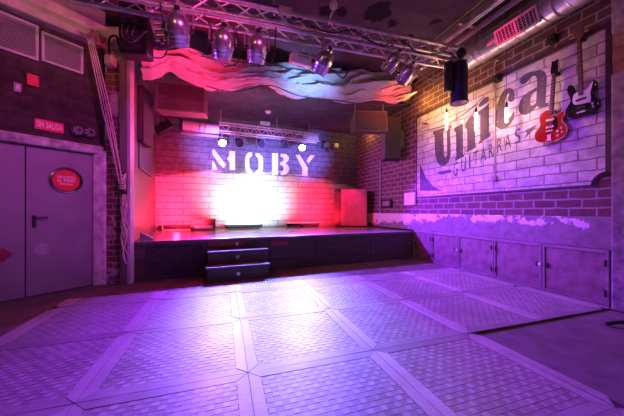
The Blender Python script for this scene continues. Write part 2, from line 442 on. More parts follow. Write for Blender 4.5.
# brick pillar beside the door, plaster jamb on its left edge
struct(MB().slab([(-3.43 + .10, 4.375), (-3.06, 4.41), (-3.30, 4.95), (-3.7, 4.95)], 0, 3.85).build('wall_pillar', m_pillarbrick))
pl = MB().slab([(-3.49, 4.33), (-3.31, 4.345), (-3.31, 4.50), (-3.49, 4.50)], 0, 2.15); struct(pl.build('trim_5', M('whitewashed_jamb', (.82, .78, .78), .85, 0, .5, 6, .7), bevel=.012))
struct(MB().slab([(-3.45, 4.33), (-3.02, 4.36), (-3.02, 4.6), (-3.5, 4.6)], 3.80, 4.15).build('trim_6', m_beam, bevel=.02))
# right edge pillar
sP = WR.S(612.5, .06)
m_rp = M('rough_pillar_plaster', (.34, .29, .32), .9, 0, .5, 9, .9)
z_a = WR.hit(616, 36)[1]; z_b = WR.hit(616, 75)[1]
struct(MB().box(sP, sP + 1.2, -.10, .1, 0, z_b).build('wall_right_pillar', m_rp, mtx=WR.m, bevel=.02))
struct(MB().box(sP + .01, sP + 1.2, -.085, .1, z_b, z_a).build('wall_right_pillar_brick', brick_mat('ochre_brick', (.46, .26, .13), (.34, .14, .10), (.25, .18, .17), .24, .15, .016, 1), mtx=WR.m))
struct(MB().box(sP, sP + 1.2, -.10, .1, z_a, CEIL).build('wall_right_pillar_top', m_rp, mtx=WR.m, bevel=.02))

# --- doors on the left
s0, s1 = WL.S(25.5, -.05), WL.S(98.2, -.05)
def door(name, a, b_):
    o = MB().box(a, b_, .05, .10, .012, DT - .03).build(name, m_door, mtx=WL.m, bevel=.004); struct(o); return o
d1 = door('door_1', s0 + .006, s1 - .012); d2 = door('door_2', s0 - 1.05, s0 - .006)
def part(mb, name, mat, parent, **k):
    o = mb.build(name, mat, parent, **k); return o
fm = MB().box(s1 - .012, s1 + .02, .03, .12, 0, DT - .02); struct(fm.build('trim_7', m_door, mtx=WL.m))
# round sign
sc_, zc = WL.hit(66.3, 180.5, -.05)
x_l = WL.hit(49, 180, -.05)[0]; x_r = WL.hit(83.7, 180, -.05)[0]
ro = (x_r - x_l) / 2
def ring_mtx(s, z, y=0): return Matrix.Translation((s, y, z)) @ Matrix.Rotation(PI / 2, 4, 'X')
sg = MB().lathe([(ro * .80, 0), (ro * .80, .014), (0.0001, .014)], 40, ring_mtx(sc_, zc, .05), False)
sg = sg.build('round_sign', m_red, d1, smooth=True); sg['label'] = 'red round sign in a steel porthole ring'
m_ring = M('dull_steel_ring', (.35, .33, .36), .22, 1, .2)
rm = MB().lathe([(ro * .74, 0), (ro * .79, .024), (ro * .86, .034), (ro * .97, .026), (ro, 0)], 44, ring_mtx(sc_, zc, .05), False).build('ring', m_ring, sg, smooth=True)
tx = MB(); hh = ro * .78
text_block(tx, 'PROHIBIDO', sc_ - hh * .66, sc_ + hh * .66, zc + hh * .17, zc + hh * .42, .034)
text_block(tx, 'EL PASO', sc_ - hh * .66, sc_ + hh * .66, zc - hh * .17, zc + hh * .12, .034)
text_block(tx, 'PERSONAL', sc_ - hh * .5, sc_ + hh * .5, zc - hh * .45, zc - hh * .27, .034)
tx.build('lettering', m_letter, sg)
# handle
hs, hz = WL.hit(36, 217.5, 0)
h = MB().box(hs - .03, hs + .01, .035, .05, hz - .14, hz + .03).build('handle_plate', m_black, d1, bevel=.004)
hh_ = MB().tube([(hs - .01, .04, hz), (hs - .01, -.01, hz), (hs + .02, -.015, hz), (hs + .12, -.015, hz)], .011, 8).build('handle', m_black, d1, smooth=True)
pn = MB(); a_, z_ = WL.hit(42, 249, -.049)
pn.lathe([(.085, 0), (.085, .004), (0.0001, .004)], 28, ring_mtx(a_, z_, .05), False)
pn.build('round_mark', M('paler_paint_patch', (.34, .31, .34), .6), d1)
a_, z_ = WL.hit(2, 255, -.049)
MB().prism([(a_ - .10, z_), (a_, z_ - .10), (a_ + .10, z_), (a_, z_ + .10)], .044, .05).build('diamond_sticker', M('dull_red_sticker', (.30, .03, .05), .5), d2)
for dd, xx in ((d1, s0 + .03), (d1, s1 - .04)):
    pass

# ================================================================== LEFT WALL THINGS
def louver(name, label, px0, px1, py_mid_top, py_mid_bot):
    pm = (px0 + px1) / 2
    a, b2 = WL.S(px0, .02), WL.S(px1, .02)
    zt = WL.hit(pm, py_mid_top, .02)[1]; zb = WL.hit(pm, py_mid_bot, .02)[1]
    r = thing(name, label, 'air vent', WL.mat((a + b2) / 2, 0, zb), 'louvered vents over the doors')
    w = (b2 - a) / 2; h = zt - zb; fr = .035
    f = MB(); f.box(-w, w, -.045, 0, 0, fr); f.box(-w, w, -.045, 0, h - fr, h); f.box(-w, -w + fr, -.045, 0, fr, h - fr); f.box(w - fr, w, -.045, 0, fr, h - fr)
    f.build('frame', m_louver, r, bevel=.004)
    sl = MB(); n = 16
    for k in range(n):
        z = fr + (h - 2 * fr) * (k + .5) / n
        sl.add([(-w + fr, -.036, z - .012), (w - fr, -.036, z - .012), (w - fr, -.006, z + .014), (-w + fr, -.006, z + .014),
                (-w + fr, -.032, z - .015), (w - fr, -.032, z - .015), (w - fr, -.002, z + .011), (-w + fr, -.002, z + .011)],
               [(0, 1, 2, 3), (4, 5, 6, 7), (0, 1, 5, 4), (2, 3, 7, 6)])
    sl.build('slats', m_louver, r)
    MB().box(-w + .01, w - .01, -.003, 0, .01, h - .01).build('backing', m_blackmatte, r)
louver('louvered_vent', 'pale louvered wall vent cut off by the left edge of the photo', -14, 38.5, 16, 53)
louver('louvered_vent', 'pale louvered wall vent nearer the rope, beside the first vent', 41, 83, 39.5, 68)

a, z = WL.hit(32, 81.5); r = thing('alarm_box', 'small red alarm box on the dark wall under the vents', 'alarm box', WL.mat(a, 0, z))
MB().box(-.062, .062, -.055, 0, -.075, .075).build('housing', m_red, r, bevel=.01)
MB().box(-.058, .058, -.03, 0, .075, .085).build('mounting_lip', m_white, r)
a, z = WL.hit(17.3, 87.5); r = thing('wall_switch', 'small pale wall switch left of the red alarm box', 'switch', WL.mat(a, 0, z))
MB().box(-.035, .035, -.02, 0, -.06, .06).build('plate', m_louver, r, bevel=.006)
MB().box(-.016, .016, -.028, -.018, -.03, .03).build('rocker', m_white, r, bevel=.003)
# SIN SALIDA
a0 = WL.S(34.5, .02); a1 = WL.S(64, .02); zt = WL.hit(49, 120.8, .02)[1]; zb = WL.hit(49, 131, .02)[1]
r = thing('exit_sign', 'red rectangular sign with white lettering above the grey door', 'sign', WL.mat((a0 + a1) / 2, 0, zb))
w = (a1 - a0) / 2; hgt = zt - zb
MB().box(-w, w, -.02, 0, 0, hgt).build('panel', m_red, r, bevel=.003)
tx = MB(); text_block(tx, 'SIN SALIDA', -w * .88, w * .9, hgt * .22, hgt * .78, -.022); tx.build('lettering', m_letter, r)
# twin emergency lamps
r = None
for k, (px, py) in enumerate(((78, 130.5), (90, 132.5))):
    a, z = WL.hit(px, py, .08)
    q = thing('bulkhead_lamp', ('round caged wall lamp right beside the red lettered sign', 'round caged wall lamp nearest the ropes, beside its twin')[k], 'lamp', WL.mat(a, 0, z), 'caged wall lamps over the door')
    MB().lathe([(.085, 0), (.088, .03), (.08, .045)], 24, Matrix.Rotation(PI / 2, 4, 'X')).build('base', m_dark_metal, q, smooth=True)
    MB().lathe([(.072, .045), (.072, .07), (.055, .11), (.025, .13), (.0001, .134)], 24, Matrix.Rotation(PI / 2, 4, 'X'), False).build('glass_dome', M('milky_glass', (.5, .45, .48), .15, 0, .1), q, smooth=True)
    cg = MB()
    for t3 in range(4):
        w3 = t3 * PI / 4
        cg.tube([(math.cos(w3) * .082 * math.cos(g), -.045 - .1 * math.sin(g), math.sin(w3) * .082 * math.cos(g)) for g in [PI * e / 10 for e in range(11)]], .005, 5)
    cg.tube([(math.cos(g) * .07, -.09, math.sin(g) * .07) for g in [2 * PI * e / 20 for e in range(20)]], .005, 5, closed=True)
    cg.build('cage', m_dark_metal, q, smooth=True)

# ropes, pulley, hook pipe, rope bundle
p_top = at(93, 40, 4.12); p_bot = at(121.5, 176, 4.27)
r = thing('pulley_block', 'wooden pulley block high on the beam at the top of the ropes', 'pulley', Matrix.Translation(at(95, 38, 4.13)))
m_pul = M('old_wood_block', (.40, .20, .12), .7, 0, .3)
MB().lathe([(.075, -.05), (.085, -.03), (.06, 0), (.085, .03), (.075, .05)], 24, Matrix.Rotation(PI / 2, 4, 'X') @ Matrix.Translation((0, 0, 0))).build('wheel', m_pul, r, smooth=True)
MB().box(-.1, .13, .05, .07, -.05, .04).build('cheek', m_pul, r, bevel=.012)
MB().tube([(-.02, .06, .02), (-.06, .03, .14), (-.09, .06, .16)], .014, 6).build('hook', m_dark_metal, r, smooth=True)
for k in range(4):
    dx = (k - 1.5) * .026
    mid = (p_top + p_bot) / 2 + Vector((dx * 1.6, -.02, -.02 * k))
    q = MB().tube(smooth_path([p_top + Vector((dx + .0, -.055, 0)), mid, p_bot + Vector((dx * .8, -.03, -.13 * (k % 2)))], 8), .0085, 6).build('rope', m_rope, smooth=True)
    tag(q, ('taut pale rope slanting down from the pulley, outermost toward the vents', 'taut pale rope slanting down from the pulley, second from the vents', 'taut pale rope slanting down from the pulley, third from the vents', 'taut pale rope slanting down from the pulley, nearest the purple post')[k], 'rope', 'slanting hoist ropes')
# post
pc = Vector((-2.985, 4.44))
mb = MB(); mb.box(-.052, .052, -.05, .05, 0, 4.4 - .0); 
struct(mb.build('wall_post', M('grey_metal_post', (.62, .56, .62), .4, .1, .2), mtx=Matrix.Translation((pc.x, pc.y, 0)), bevel=.006))
mb = MB(); mb.box(-.05, .05, -.04, .04, 0, .0)
# rope bundle on a cleat
cl = at(121.5, 178, 4.27)
r = thing('rope_cleat', 'wrapped rope cleat fixed beside the post where the slanting ropes end', 'cleat', Matrix.Translation(cl + Vector((0, .0, -.05))))
MB().box(-.03, .03, .02, .1, -.16, .14).build('backplate', m_dark_metal, r, bevel=.006)
wr = MB()
for k in range(7):
    zc_ = .10 - k * .035
    wr.tube([(math.cos(g) * .036, math.sin(g) * .03 + .02, zc_ + .01 * math.sin(2 * g + k)) for g in [2 * PI * e / 14 for e in range(14)]], .012, 6, closed=True)
wr.build('rope_wraps', m_rope, r, smooth=True)
bd = MB()
for k in range(9):
    x = random.uniform(-.045, .055); y = random.uniform(-.03, .04); L = random.uniform(.75, 1.22); w3 = random.uniform(.015, .05)
    pts = [(x * .3, y * .5, -.16)]
    nn = 9
    for e in range(1, nn): pts.append((x + w3 * math.sin(e * 1.7 + k), y + .015 * math.cos(e * 2.1 + k), -.16 - L * e / nn))
    bd.tube(smooth_path(pts, 4), .0085, 5)
q = bd.build('rope_hank', m_rope, smooth=True); q.matrix_world = Matrix.Translation(cl + Vector((.03, -.0, -.10)))
tag(q, 'tangled hank of pale rope hanging down beside the post', 'rope')
# hook-shaped pipe and junction box
b0 = at(109, 54, 4.2)
q = MB().tube(smooth_path([b0, b0 + Vector((0, 0, .2)), b0 + Vector((.03, 0, .27)), b0 + Vector((.1, 0, .28)), b0 + Vector((.14, 0, .22)), b0 + Vector((.145, 0, .12))], 6), .017, 8).build('bent_conduit', m_black, smooth=True)
tag(q, 'black bent conduit arching over the pillar top', 'conduit')
r = thing('junction_box', 'small pinkish junction box under the bent black conduit', 'junction box', Matrix.Translation(b0 + Vector((-.01, .06, -.1))))
MB().box(-.06, .06, -.07, .05, -.06, .09).build('box', M('pale_plastic_box', (.5, .42, .40), .5), r, bevel=.01)
MB().box(-.052, .052, -.078, -.068, -.05, .08).build('cover', M('pale_plastic_box', (.5, .42, .40), .5), r, bevel=.004)

# ================================================================== STAGE
r_stage = thing('stage', 'low dark wooden stage across the far end of the dance floor', 'stage', SF.mat())
inv = SF.m.inverted()
def sfl(x, y): q = inv @ Vector((x, y, 0)); return q.x, q.y
Ls_f = SF.S(413.5)
pts = [sfl(-2.99, 4.49), (Ls_f + .05, 0), sfl(1.611 + .02, 9.74), sfl(-4.19, 7.27)]
pts[0] = (0.0, 0)
MB().slab([(0, -.02), (Ls_f + .06, -.02), pts[2], pts[3]], STAGE_H - .05, STAGE_H).build('stage_floor', m_stagefloor, r_stage, bevel=.006)
MB().box(0, Ls_f, -.028, -.02, STAGE_H - .05, STAGE_H - .004).build('edge_trim', M('worn_edge', (.13, .10, .10), .4), r_stage)
xs = [SF.S(p) for p in (133, 145, 202, 206)]
# recessed panel on the left
fr_ = MB(); fr_.box(0, xs[1], 0, .05, .0, STAGE_H - .05); fr_.box(xs[2], xs[3], 0, .05, 0, STAGE_H - .05); fr_.box(xs[1], xs[2], 0, .05, .0, .085); fr_.box(xs[1], xs[2], 0, .05, STAGE_H - .10, STAGE_H - .05)
fr_.build('panel_frame', m_darkwood, r_stage, bevel=.006)
MB().box(xs[1], xs[2], .035, .06, .08, STAGE_H - .09).build('recessed_panel', M('black_hardboard', (.045, .038, .04), .7, 0, .5, 20, .2), r_stage)
seams = [206, 270, 316, 355, 371, 387, 397, 413.5]
for k in range(len(seams) - 1):
    a, b2 = SF.S(seams[k]), SF.S(seams[k + 1])
    mb = MB()
    if seams[k] < 371:
        n = 3
        for e in range(n):
            z0 = .012 + (STAGE_H - .062) * e / n; z1 = .012 + (STAGE_H - .062) * (e + 1) / n
            mb.box(a + .003, b2 - .003, random.uniform(0, .004), .04, z0 + .0025, z1 - .0025)
    else:
        mb.box(a + .004, b2 - .004, 0, .04, .012, STAGE_H - .05)
    mb.build('front_panel', m_darkwood, r_stage, bevel=.003)
m_redpatch = M('dull_red', (.32, .03, .05), .5, 0, .3)  # thin red patches on the stage front and top riser
a, b2 = SF.S(271), SF.S(288); MB().box(a, b2, -.004, 0, .50, .585).build('red_patch', m_redpatch, r_stage)
m_rust = M('rusty_iron_edge', (.40, .18, .12), .6, .3, .4)
MB().box(Ls_f - .02, Ls_f + .0, -.02, .02, 0, STAGE_H - .05).build('corner_angle', m_rust, r_stage)
MB().box(0, .03, .02, .8, 0, STAGE_H - .06)
# steps
OFF1, OFF2 = .55, .28
a0, a1 = SF.S(205.5, OFF1), SF.S(270, OFF1); b0_, b1_ = SF.S(207, OFF2), SF.S(268.5, OFF2)
r = thing('stage_steps', 'dark two-tread wooden steps leading up to the stage', 'steps', SF.mat((a0 + a1) / 2, -.001, 0)); cx_ = (a0 + a1) / 2
H1, H2 = .262, .487
def sx(v): return v - cx_
for (l, rr, off, back, z0, z1) in ((a0, a1, OFF1, 0, .012, H1), (b0_, b1_, OFF2, 0, H1, H2)):
    mb = MB(); mb.box(sx(l) + .02, sx(rr) - .02, -off + .03, -off + .055, z0, z1 - .035)
    mb.build('riser', m_step, r, bevel=.003)
    mb = MB(); mb.box(sx(l), sx(rr), -off, -.002 if z0 > .1 else -OFF2 + .04, z1 - .035, z1); mb.build('tread', m_step, r, bevel=.008)
    mb = MB(); mb.box(sx(l) + .02, sx(l) + .05, -off + .055, -.002, z0, z1 - .035); mb.build('side_panel', m_step, r)
    mb = MB(); mb.box(sx(rr) - .05, sx(rr) - .02, -off + .055, -.002, z0, z1 - .035); mb.build('side_panel', m_step, r)
mb = MB(); mb.box(sx(b0_) + .02, sx(b1_) - .02, -.024, -.002, H2, STAGE_H - .05); mb.build('top_riser', m_step, r, bevel=.003)
mb = MB(); mb.box(sx(b0_) + .02, sx(b1_) - .42, -.028, -.024, H2 + .06, STAGE_H - .06); mb.build('red_strip', m_redpatch, r)
m_knob = M('pink_white_plastic', (.85, .62, .62), .3, 0, .05)
for (px, py, off) in ((237, 244, .03), (237.5, 257, OFF2 - .02), (238.3, 273.8, OFF1 - .02)):
    a, z = SF.hit(px, py, off)
    k = MB().lathe([(.032, 0), (.032, .008), (.024, .016), (.0001, .018)], 20, Matrix.Translation((a - cx_, -off, z)) @ Matrix.Rotation(PI / 2, 4, 'X'), False).build('round_light', m_knob, r, smooth=True)
    k['label'] = 'round pale step light'

# things on the stage
def stage_box(name, label, cat, px0, px1, d, h, depth, rz=0, group=None):
    p0 = at(px0, HY, d); p1 = at(px1, HY, d)
    w = (p1.x - p0.x)
    return thing(name, label, cat, Matrix.Translation(((p0.x + p1.x) / 2, d + depth / 2, STAGE_H)) @ Matrix.Rotation(rz, 4, 'Z'), group), w
# big cabinet, front turned to the room
SPK_Y = 9.0
r = thing('speaker_cabinet', 'tall boxy cabinet standing at the far right stage corner, lit red', 'cabinet', Matrix.Translation((1.22, 8.78, STAGE_H)) @ Matrix.Rotation(math.radians(-6), 4, 'Z'))
m_cabn = M('reddish_wood_cabinet', (.46, .15, .17), .6, 0, .2, 6)
MB().box(-.28, .52, -.28, .34, .04, 1.18).build('carcass', m_cabn, r, bevel=.012)
MB().box(-.50, -.28, -.22, .34, .04, 1.14).build('side_board', M('dark_side_board', (.12, .05, .06), .6), r, bevel=.006)
MB().box(-.24, .48, -.292, -.278, .10, .62).build('door_panel', m_cabn, r, bevel=.004)
MB().box(-.24, .48, -.292, -.278, .65, 1.13).build('door_panel', m_cabn, r, bevel=.004)
for fx in (-.4, .44):
    MB().box(fx - .03, fx + .03, -.2, .28, 0, .04).build('foot', m_black, r)
# dark papers on top
r = thing('folded_flyer', 'small black folded flyer lying on top of the red-lit cabinet', 'flyer', Matrix.Translation((.86, 8.66, STAGE_H + 1.14)))
MB().add([(-.18, -.1, .01), (.12, -.12, .01), (.1, .12, .06), (-.16, .1, .05), (-.18, -.1, .0), (.12, -.12, .0), (.1, .12, .05), (-.16, .1, .04)], [(0, 1, 2, 3), (7, 6, 5, 4), (0, 4, 5, 1), (1, 5, 6, 2), (2, 6, 7, 3), (3, 7, 4, 0)]).build('sheet', m_black, r)
# dark floor monitor with white strip
def led_bar(px0, px1, d, label, col_name, face):
    p0, p1 = at(px0, HY, d), at(px1, HY, d)
    w = (p1.x - p0.x) / 2
    r = thing('floor_light_bar', label, 'stage light', Matrix.Translation(((p0.x + p1.x) / 2, d, STAGE_H)) @ Matrix.Rotation(math.atan2(1, 2.3456), 4, 'Z'), 'light bars on the stage floor')
    MB().box(-w, w, -.08, .06, .03, .13).build('housing', m_black, r, bevel=.008)
    MB().box(-w * .96, w * .96, -.055, .035, .13, .137).build('lens_strip', face, r)
    for sx_ in (-1, 1):
        MB().box(sx_ * w * .8 - .02, sx_ * w * .8 + .02, -.08, .06, 0, .03).build('foot', m_dark_metal, r)
    return r
m_lens_r = M('red_lens', (1, .05, .08), .3, 0, 0, emit=2.5)
m_lens_w = M('white_lens', (.85, .9, 1), .3, 0, 0, emit=6)
m_lens_p = M('pink_lens', (1, .2, .45), .3, 0, 0, emit=2.5)
led_bar(161, 191, 7.35, 'low black light bar on the stage floor glowing red, far left', 'r', m_lens_r)
led_bar(226, 262, 7.75, 'low black light bar on the stage floor glowing white, middle', 'w', m_lens_w)
led_bar(286, 320, 8.5, 'low black light bar on the stage floor glowing pink, beside the tall cabinet', 'p', m_lens_p)
# crate with white front label
r = thing('equipment_case', 'dark low case with a white front strip on the left of the stage', 'case', Matrix.Translation((-2.83, 7.08, STAGE_H)) @ Matrix.Rotation(math.radians(20), 4, 'Z'))
MB().box(-.30, .30, -.13, .16, .02, .30).build('shell', M('purple_black_case', (.10, .07, .09), .5), r, bevel=.012)
MB().box(-.21, .23, -.137, -.129, .05, .13).build('white_strip', m_white, r)
for fx in (-.25, .25): MB().box(fx - .03, fx + .03, -.1, .12, 0, .02).build('foot', m_black, r)
MB().tube([(-.08, 0, .30), (-.08, 0, .33), (.08, 0, .33), (.08, 0, .30)], .01, 6).build('handle', m_black, r)
# left white pipe stand
r = thing('cable_stub', 'thin pale bent cable standing up from the left stage floor', 'cable', Matrix.Translation((-3.84, 7.0, STAGE_H)))
MB().tube(smooth_path([(-.05, 0, .40), (-.0, 0, .38), (0, 0, .2), (.0, 0, .03), (.12, .02, .012), (.6, .20, .012), (1.0, .36, .012)], 6), .012, 6).build('cable', m_white, r, smooth=True)
r = thing('socket_post', 'small floor socket post with pale cap near the stage back centre', 'socket', Matrix.Translation((-.33, 8.55, STAGE_H)))
MB().box(-.05, .05, -.05, .05, 0, .14).build('post', m_black, r, bevel=.01)
MB().box(-.04, .04, -.058, -.05, .04, .12).build('cap', m_white, r)
# shoe-like cable cover at front left
r = thing('wedge_block', 'grey wedge-shaped doorstop at the front left stage corner', 'wedge', SF.mat(.14, .22, STAGE_H))
MB().prism([(-.07, 0), (.12, 0), (.12, .03), (.0, .10), (-.07, .14)], -.07, .07).build('wedge', M('grey_rubber', (.22, .2, .22), .7), r, bevel=.006)

# --- back wall letters (stencilled): outlines read off two crops, laid on the wall plane
def crop(ox, oy, k, pts): return [(ox + x / k, oy + y / k) for x, y in pts]
def on_wall(W, pts, off=0.0): return [W.hit(x, y, off) for x, y in pts]
CA = (205, 130, 8.32); CB = (260, 130, 8.32)
letters = {
 'M': [(CA, [(60, 255), (60, 332), (102, 332), (92, 300), (75, 268)]), (CA, [(60, 170), (72, 158), (176, 290), (155, 316), (120, 285), (62, 200)]), (CA, [(200, 176), (250, 176), (250, 332), (206, 332), (206, 272), (184, 238), (200, 216)])],
 'O': [(CA, [(392, 185), (358, 187), (338, 215), (333, 260), (334, 320), (350, 350), (388, 366), (392, 336), (372, 320), (367, 240), (392, 214)]), (CA, [(420, 190), (455, 196), (482, 225), (484, 275), (482, 330), (465, 358), (424, 368), (424, 340), (444, 325), (446, 280), (442, 235), (420, 214)])],
 'B': [(CB, [(100, 192), (150, 192), (150, 375), (100, 375)]), (CB, [(172, 196), (215, 200), (238, 220), (240, 245), (228, 264), (212, 276), (232, 292), (244, 318), (238, 350), (215, 372), (172, 376), (172, 346), (190, 340), (198, 322), (190, 298), (168, 290), (168, 270), (190, 262), (196, 245), (190, 228), (172, 222)])],
 'Y': [(CB, [(296, 206), (330, 206), (396, 315), (394, 380), (350, 380), (354, 322)]), (CB, [(418, 210), (456, 210), (406, 276), (388, 254)])],
}
m_stencil = M('worn_white_stencil_paint', (.86, .84, .86), .5, 0, .25, 14)
names = {'M': 'first letter, against the red wash', 'O': 'second letter, round', 'B': 'third letter, double-bowled', 'Y': 'last letter, forked'}
for ch, polys in letters.items():
    mb = MB()
    for (cr, pts) in polys: mb.prism(on_wall(WB, crop(*cr, pts)), -.004, .0)
    q = mb.build('wall_letter', m_stencil, mtx=WB.m)
    tag(q, 'white stencilled capital on the stage back wall, ' + names[ch], 'letter', 'stencilled word on the back wall')

# --- back truss
z1 = 1.2 + (HY - 127) / F * 7.35
e0, e1 = BT.S(219), BT.S(318)
ZT = 3.30; TH = .24
zt_top = BT.hit(222, 123.5)[1]; TH = .22; zb_ = zt_top - TH
r = thing('lighting_truss', 'short aluminium lighting truss in front of the stage back wall', 'truss', BT.mat(e0, 0, zt_top - TH))
Lt = e1 - e0
for (yy, zz_) in ((-.11, 0), (-.11, TH), (.11, 0), (.11, TH)):
    MB().cyl((0, yy, zz_), (Lt, yy, zz_), .024, 10).build('chord', m_alu, r, smooth=True)
bc = MB(); n = 18
for k in range(n):
    xa, xb = Lt * k / n, Lt * (k + 1) / n
    for yy in (-.11, .11): bc.cyl((xa, yy, 0 if k % 2 else TH), (xb, yy, TH if k % 2 else 0), .010, 6)
    for zz_ in (0, TH): bc.cyl((xa, -.11 if k % 2 else .11, zz_), (xb, .11 if k % 2 else -.11, zz_), .010, 6)
bc.build('bracing', m_alu, r, smooth=True)
MB().box(Lt - .5, Lt - .02, -.10, .10, .02, TH - .02).build('end_box', M('white_end_box', (.7, .68, .7), .4), r, bevel=.02)
for xx in (.05, Lt * .55, Lt - .3):
    MB().cyl((xx, 0, TH), (xx, 0, STAGE_CEIL - zt_top + TH), .008, 6).build('hanger_rod', m_alu, r)
# white roll to the left
a0 = BT.hit(181, 126.5, .06); a1 = BT.hit(219, 128.5, .06)
zr = (a0[1] + a1[1]) / 2
r = thing('projection_screen_roll', 'white rolled projection screen tube left of the back truss', 'projection screen', BT.mat(a0[0], -.06, zr))
Lq = a1[0] - a0[0]
MB().lathe([(.11, 0), (.118, .01), (.118, Lq - .01), (.11, Lq)], 24, Matrix.Rotation(PI / 2, 4, 'Y')).build('tube', m_white, r, smooth=True)
st = MB()
for xx in (Lq * .48, Lq * .62):
    st.tube([(xx + .02 * math.sin(g), .122 * math.cos(g), .122 * math.sin(g)) for g in [2 * PI * e / 20 for e in range(20)]], .008, 5, closed=True)
st.build('strap', m_black, r)
MB().box(-.03, .04, -.13, .16, -.13, .13).build('end_bracket', m_black, r, bevel=.01)
MB().box(.0, Lq, -.05, .05, -.22, -.17).build('bottom_batten', M('grey_batten', (.45, .43, .48), .5), r, bevel=.008)
# lamps under the back truss
m_glow = M('lit_lamp_lens', (.82, .78, 1), .2, 0, 0, emit=60)
m_dlens = M('dark_lamp_lens', (.05, .04, .07), .08, 0, .2)
SPOTS = []
for k, (px, py, lit, lab) in enumerate(((222, 142, 1, 'brightly lit spotlight under the back truss near the round-cornered tube'), (239, 142.5, 0, 'unlit round spotlight second from the tube under the back truss'), (261, 143, 0, 'unlit small spotlight third from the tube under the back truss'), (284, 144, 0, 'unlit spotlight fourth under the back truss beside the bright right lamp'), (302, 147, 1, 'brightly lit spotlight under the right end of the back truss'))):
    a, z = BT.hit(px, py)
    lab = ('brightly lit spotlight at the tube end of the back truss', 'unlit spotlight next to the bright lamp at the tube end of the back truss', 'unlit spotlight in the middle of the back truss', 'unlit spotlight beside the bright lamp at the cabinet end of the back truss', 'brightly lit spotlight at the cabinet end of the back truss')[k]
    r = thing('stage_spotlight', lab, 'spotlight', BT.mat(a, 0, z), 'spotlights on the back truss')
    # aim down and out to the dance floor
    tgt = Vector((.1 if k < 2 else .3, 3.0, 0)); org = BT.m @ Vector((a, 0, z))
    loc = BT.m.to_3x3().inverted() @ (tgt - org)
    q = loc.to_track_quat('Z', 'Y').to_matrix().to_4x4()
    rr = .10
    MB().lathe([(.02, -.30), (rr * .6, -.28), (rr * .95, -.20), (rr, -.06), (rr, .06), (rr * 1.08, .07), (rr * 1.08, .085), (rr * .93, .085), (rr * .93, .05)], 24, q, False).build('can', m_dark_metal if not lit else m_dark_metal, r, smooth=True)
    MB().lathe([(rr * .93, .0), (rr * .93, .055), (.0001, .066)], 24, q, False).build('lens', m_glow if lit else m_dlens, r, smooth=True)
    up = zb_ - z
    MB().tube([(-.12, 0, -.0), (-.12, 0, .13), (.12, 0, .13), (.12, 0, -.0)], .009, 6).build('yoke', m_alu, r)
    MB().cyl((0, 0, .13), (0, 0, max(up, .15)), .014, 8).build('clamp', m_alu, r)
    if lit: SPOTS.append(org + (tgt - org).normalized() * .12)
# black moving light at far left of the back wall
p = at(164, 128, 6.6)
r = thing('black_floodlight', 'black floodlight tilted on a bracket left of the white screen tube', 'floodlight', Matrix.Translation(p))
q = Matrix.Rotation(math.radians(25), 4, 'Z') @ Matrix.Rotation(math.radians(-38), 4, 'Y')
MB().box(-.2, .2, -.12, .12, -.1, .1, q).build('housing', m_black, r, bevel=.02)
mb = MB()
for k in range(6): mb.box(-.16 + k * .06, -.15 + k * .06, -.13, .13, .1, .14, q)
mb.build('cooling_ribs', m_dark_metal, r)
MB().tube([(0, -.15, 0), (0, -.15, .25), (0, .15, .25), (0, .15, 0)], .014, 6).build('yoke', m_black, r)
MB().cyl((0, 0, .25), (0, 0, STAGE_CEIL - p.z), .014, 6).build('hanger_rod', m_black, r)
# twin emergency light on back wall
a, z = WB.hit(327, 146)
r = thing('emergency_light', 'dark twin-headed emergency light high on the back wall near the corner', 'emergency light', WB.mat(a, 0, z))
MB().box(-.22, .14, -.09, 0, -.11, .11).build('body', m_dark_metal, r, bevel=.01)
MB().box(-.06, .02, -.07, 0, -.20, -.11).build('bracket', m_dark_metal, r, bevel=.005)
for xx in (-.10, .26):
    MB().lathe([(.10, 0), (.10, .10), (.085, .13)], 20, Matrix.Translation((xx, -.06 if xx > 0 else -.085, 0)) @ Matrix.Rotation(PI / 2, 4, 'X')).build('lamp_head', M('grey_reflector', (.28, .26, .3), .3, .6), r, smooth=True)
# ceiling bits over the stage
d = F * (STAGE_CEIL - EYE) / (HY - 111.5); p = Vector(((268 - CX) / F * d, d, STAGE_CEIL))
r = thing('smoke_detector', 'small white domed smoke detector on the stage ceiling', 'smoke detector', Matrix.Translation(p))
MB().lathe([(.075, 0), (.075, -.02), (.06, -.045), (.03, -.055), (.0001, -.056)], 24, None, False).build('dome', m_white, r, smooth=True)
MB().lathe([(.085, 0), (.085, -.012)], 24).build('base', m_white, r, smooth=True)
d = F * (STAGE_CEIL - EYE) / (HY - 122); p = Vector(((265 - CX) / F * d, d, STAGE_CEIL))
r = thing('ceiling_plate', 'small white rectangular plate on the stage ceiling behind the smoke detector', 'plate', Matrix.Translation(p) @ Matrix.Rotation(math.radians(22), 4, 'Z'))
MB().box(-.14, .14, -.06, .06, -.09, 0).build('box', m_white, r, bevel=.01)
MB().box(-.11, .11, -.064, -.06, -.075, -.02).build('face', M('grey_face', (.6, .6, .62), .4), r)

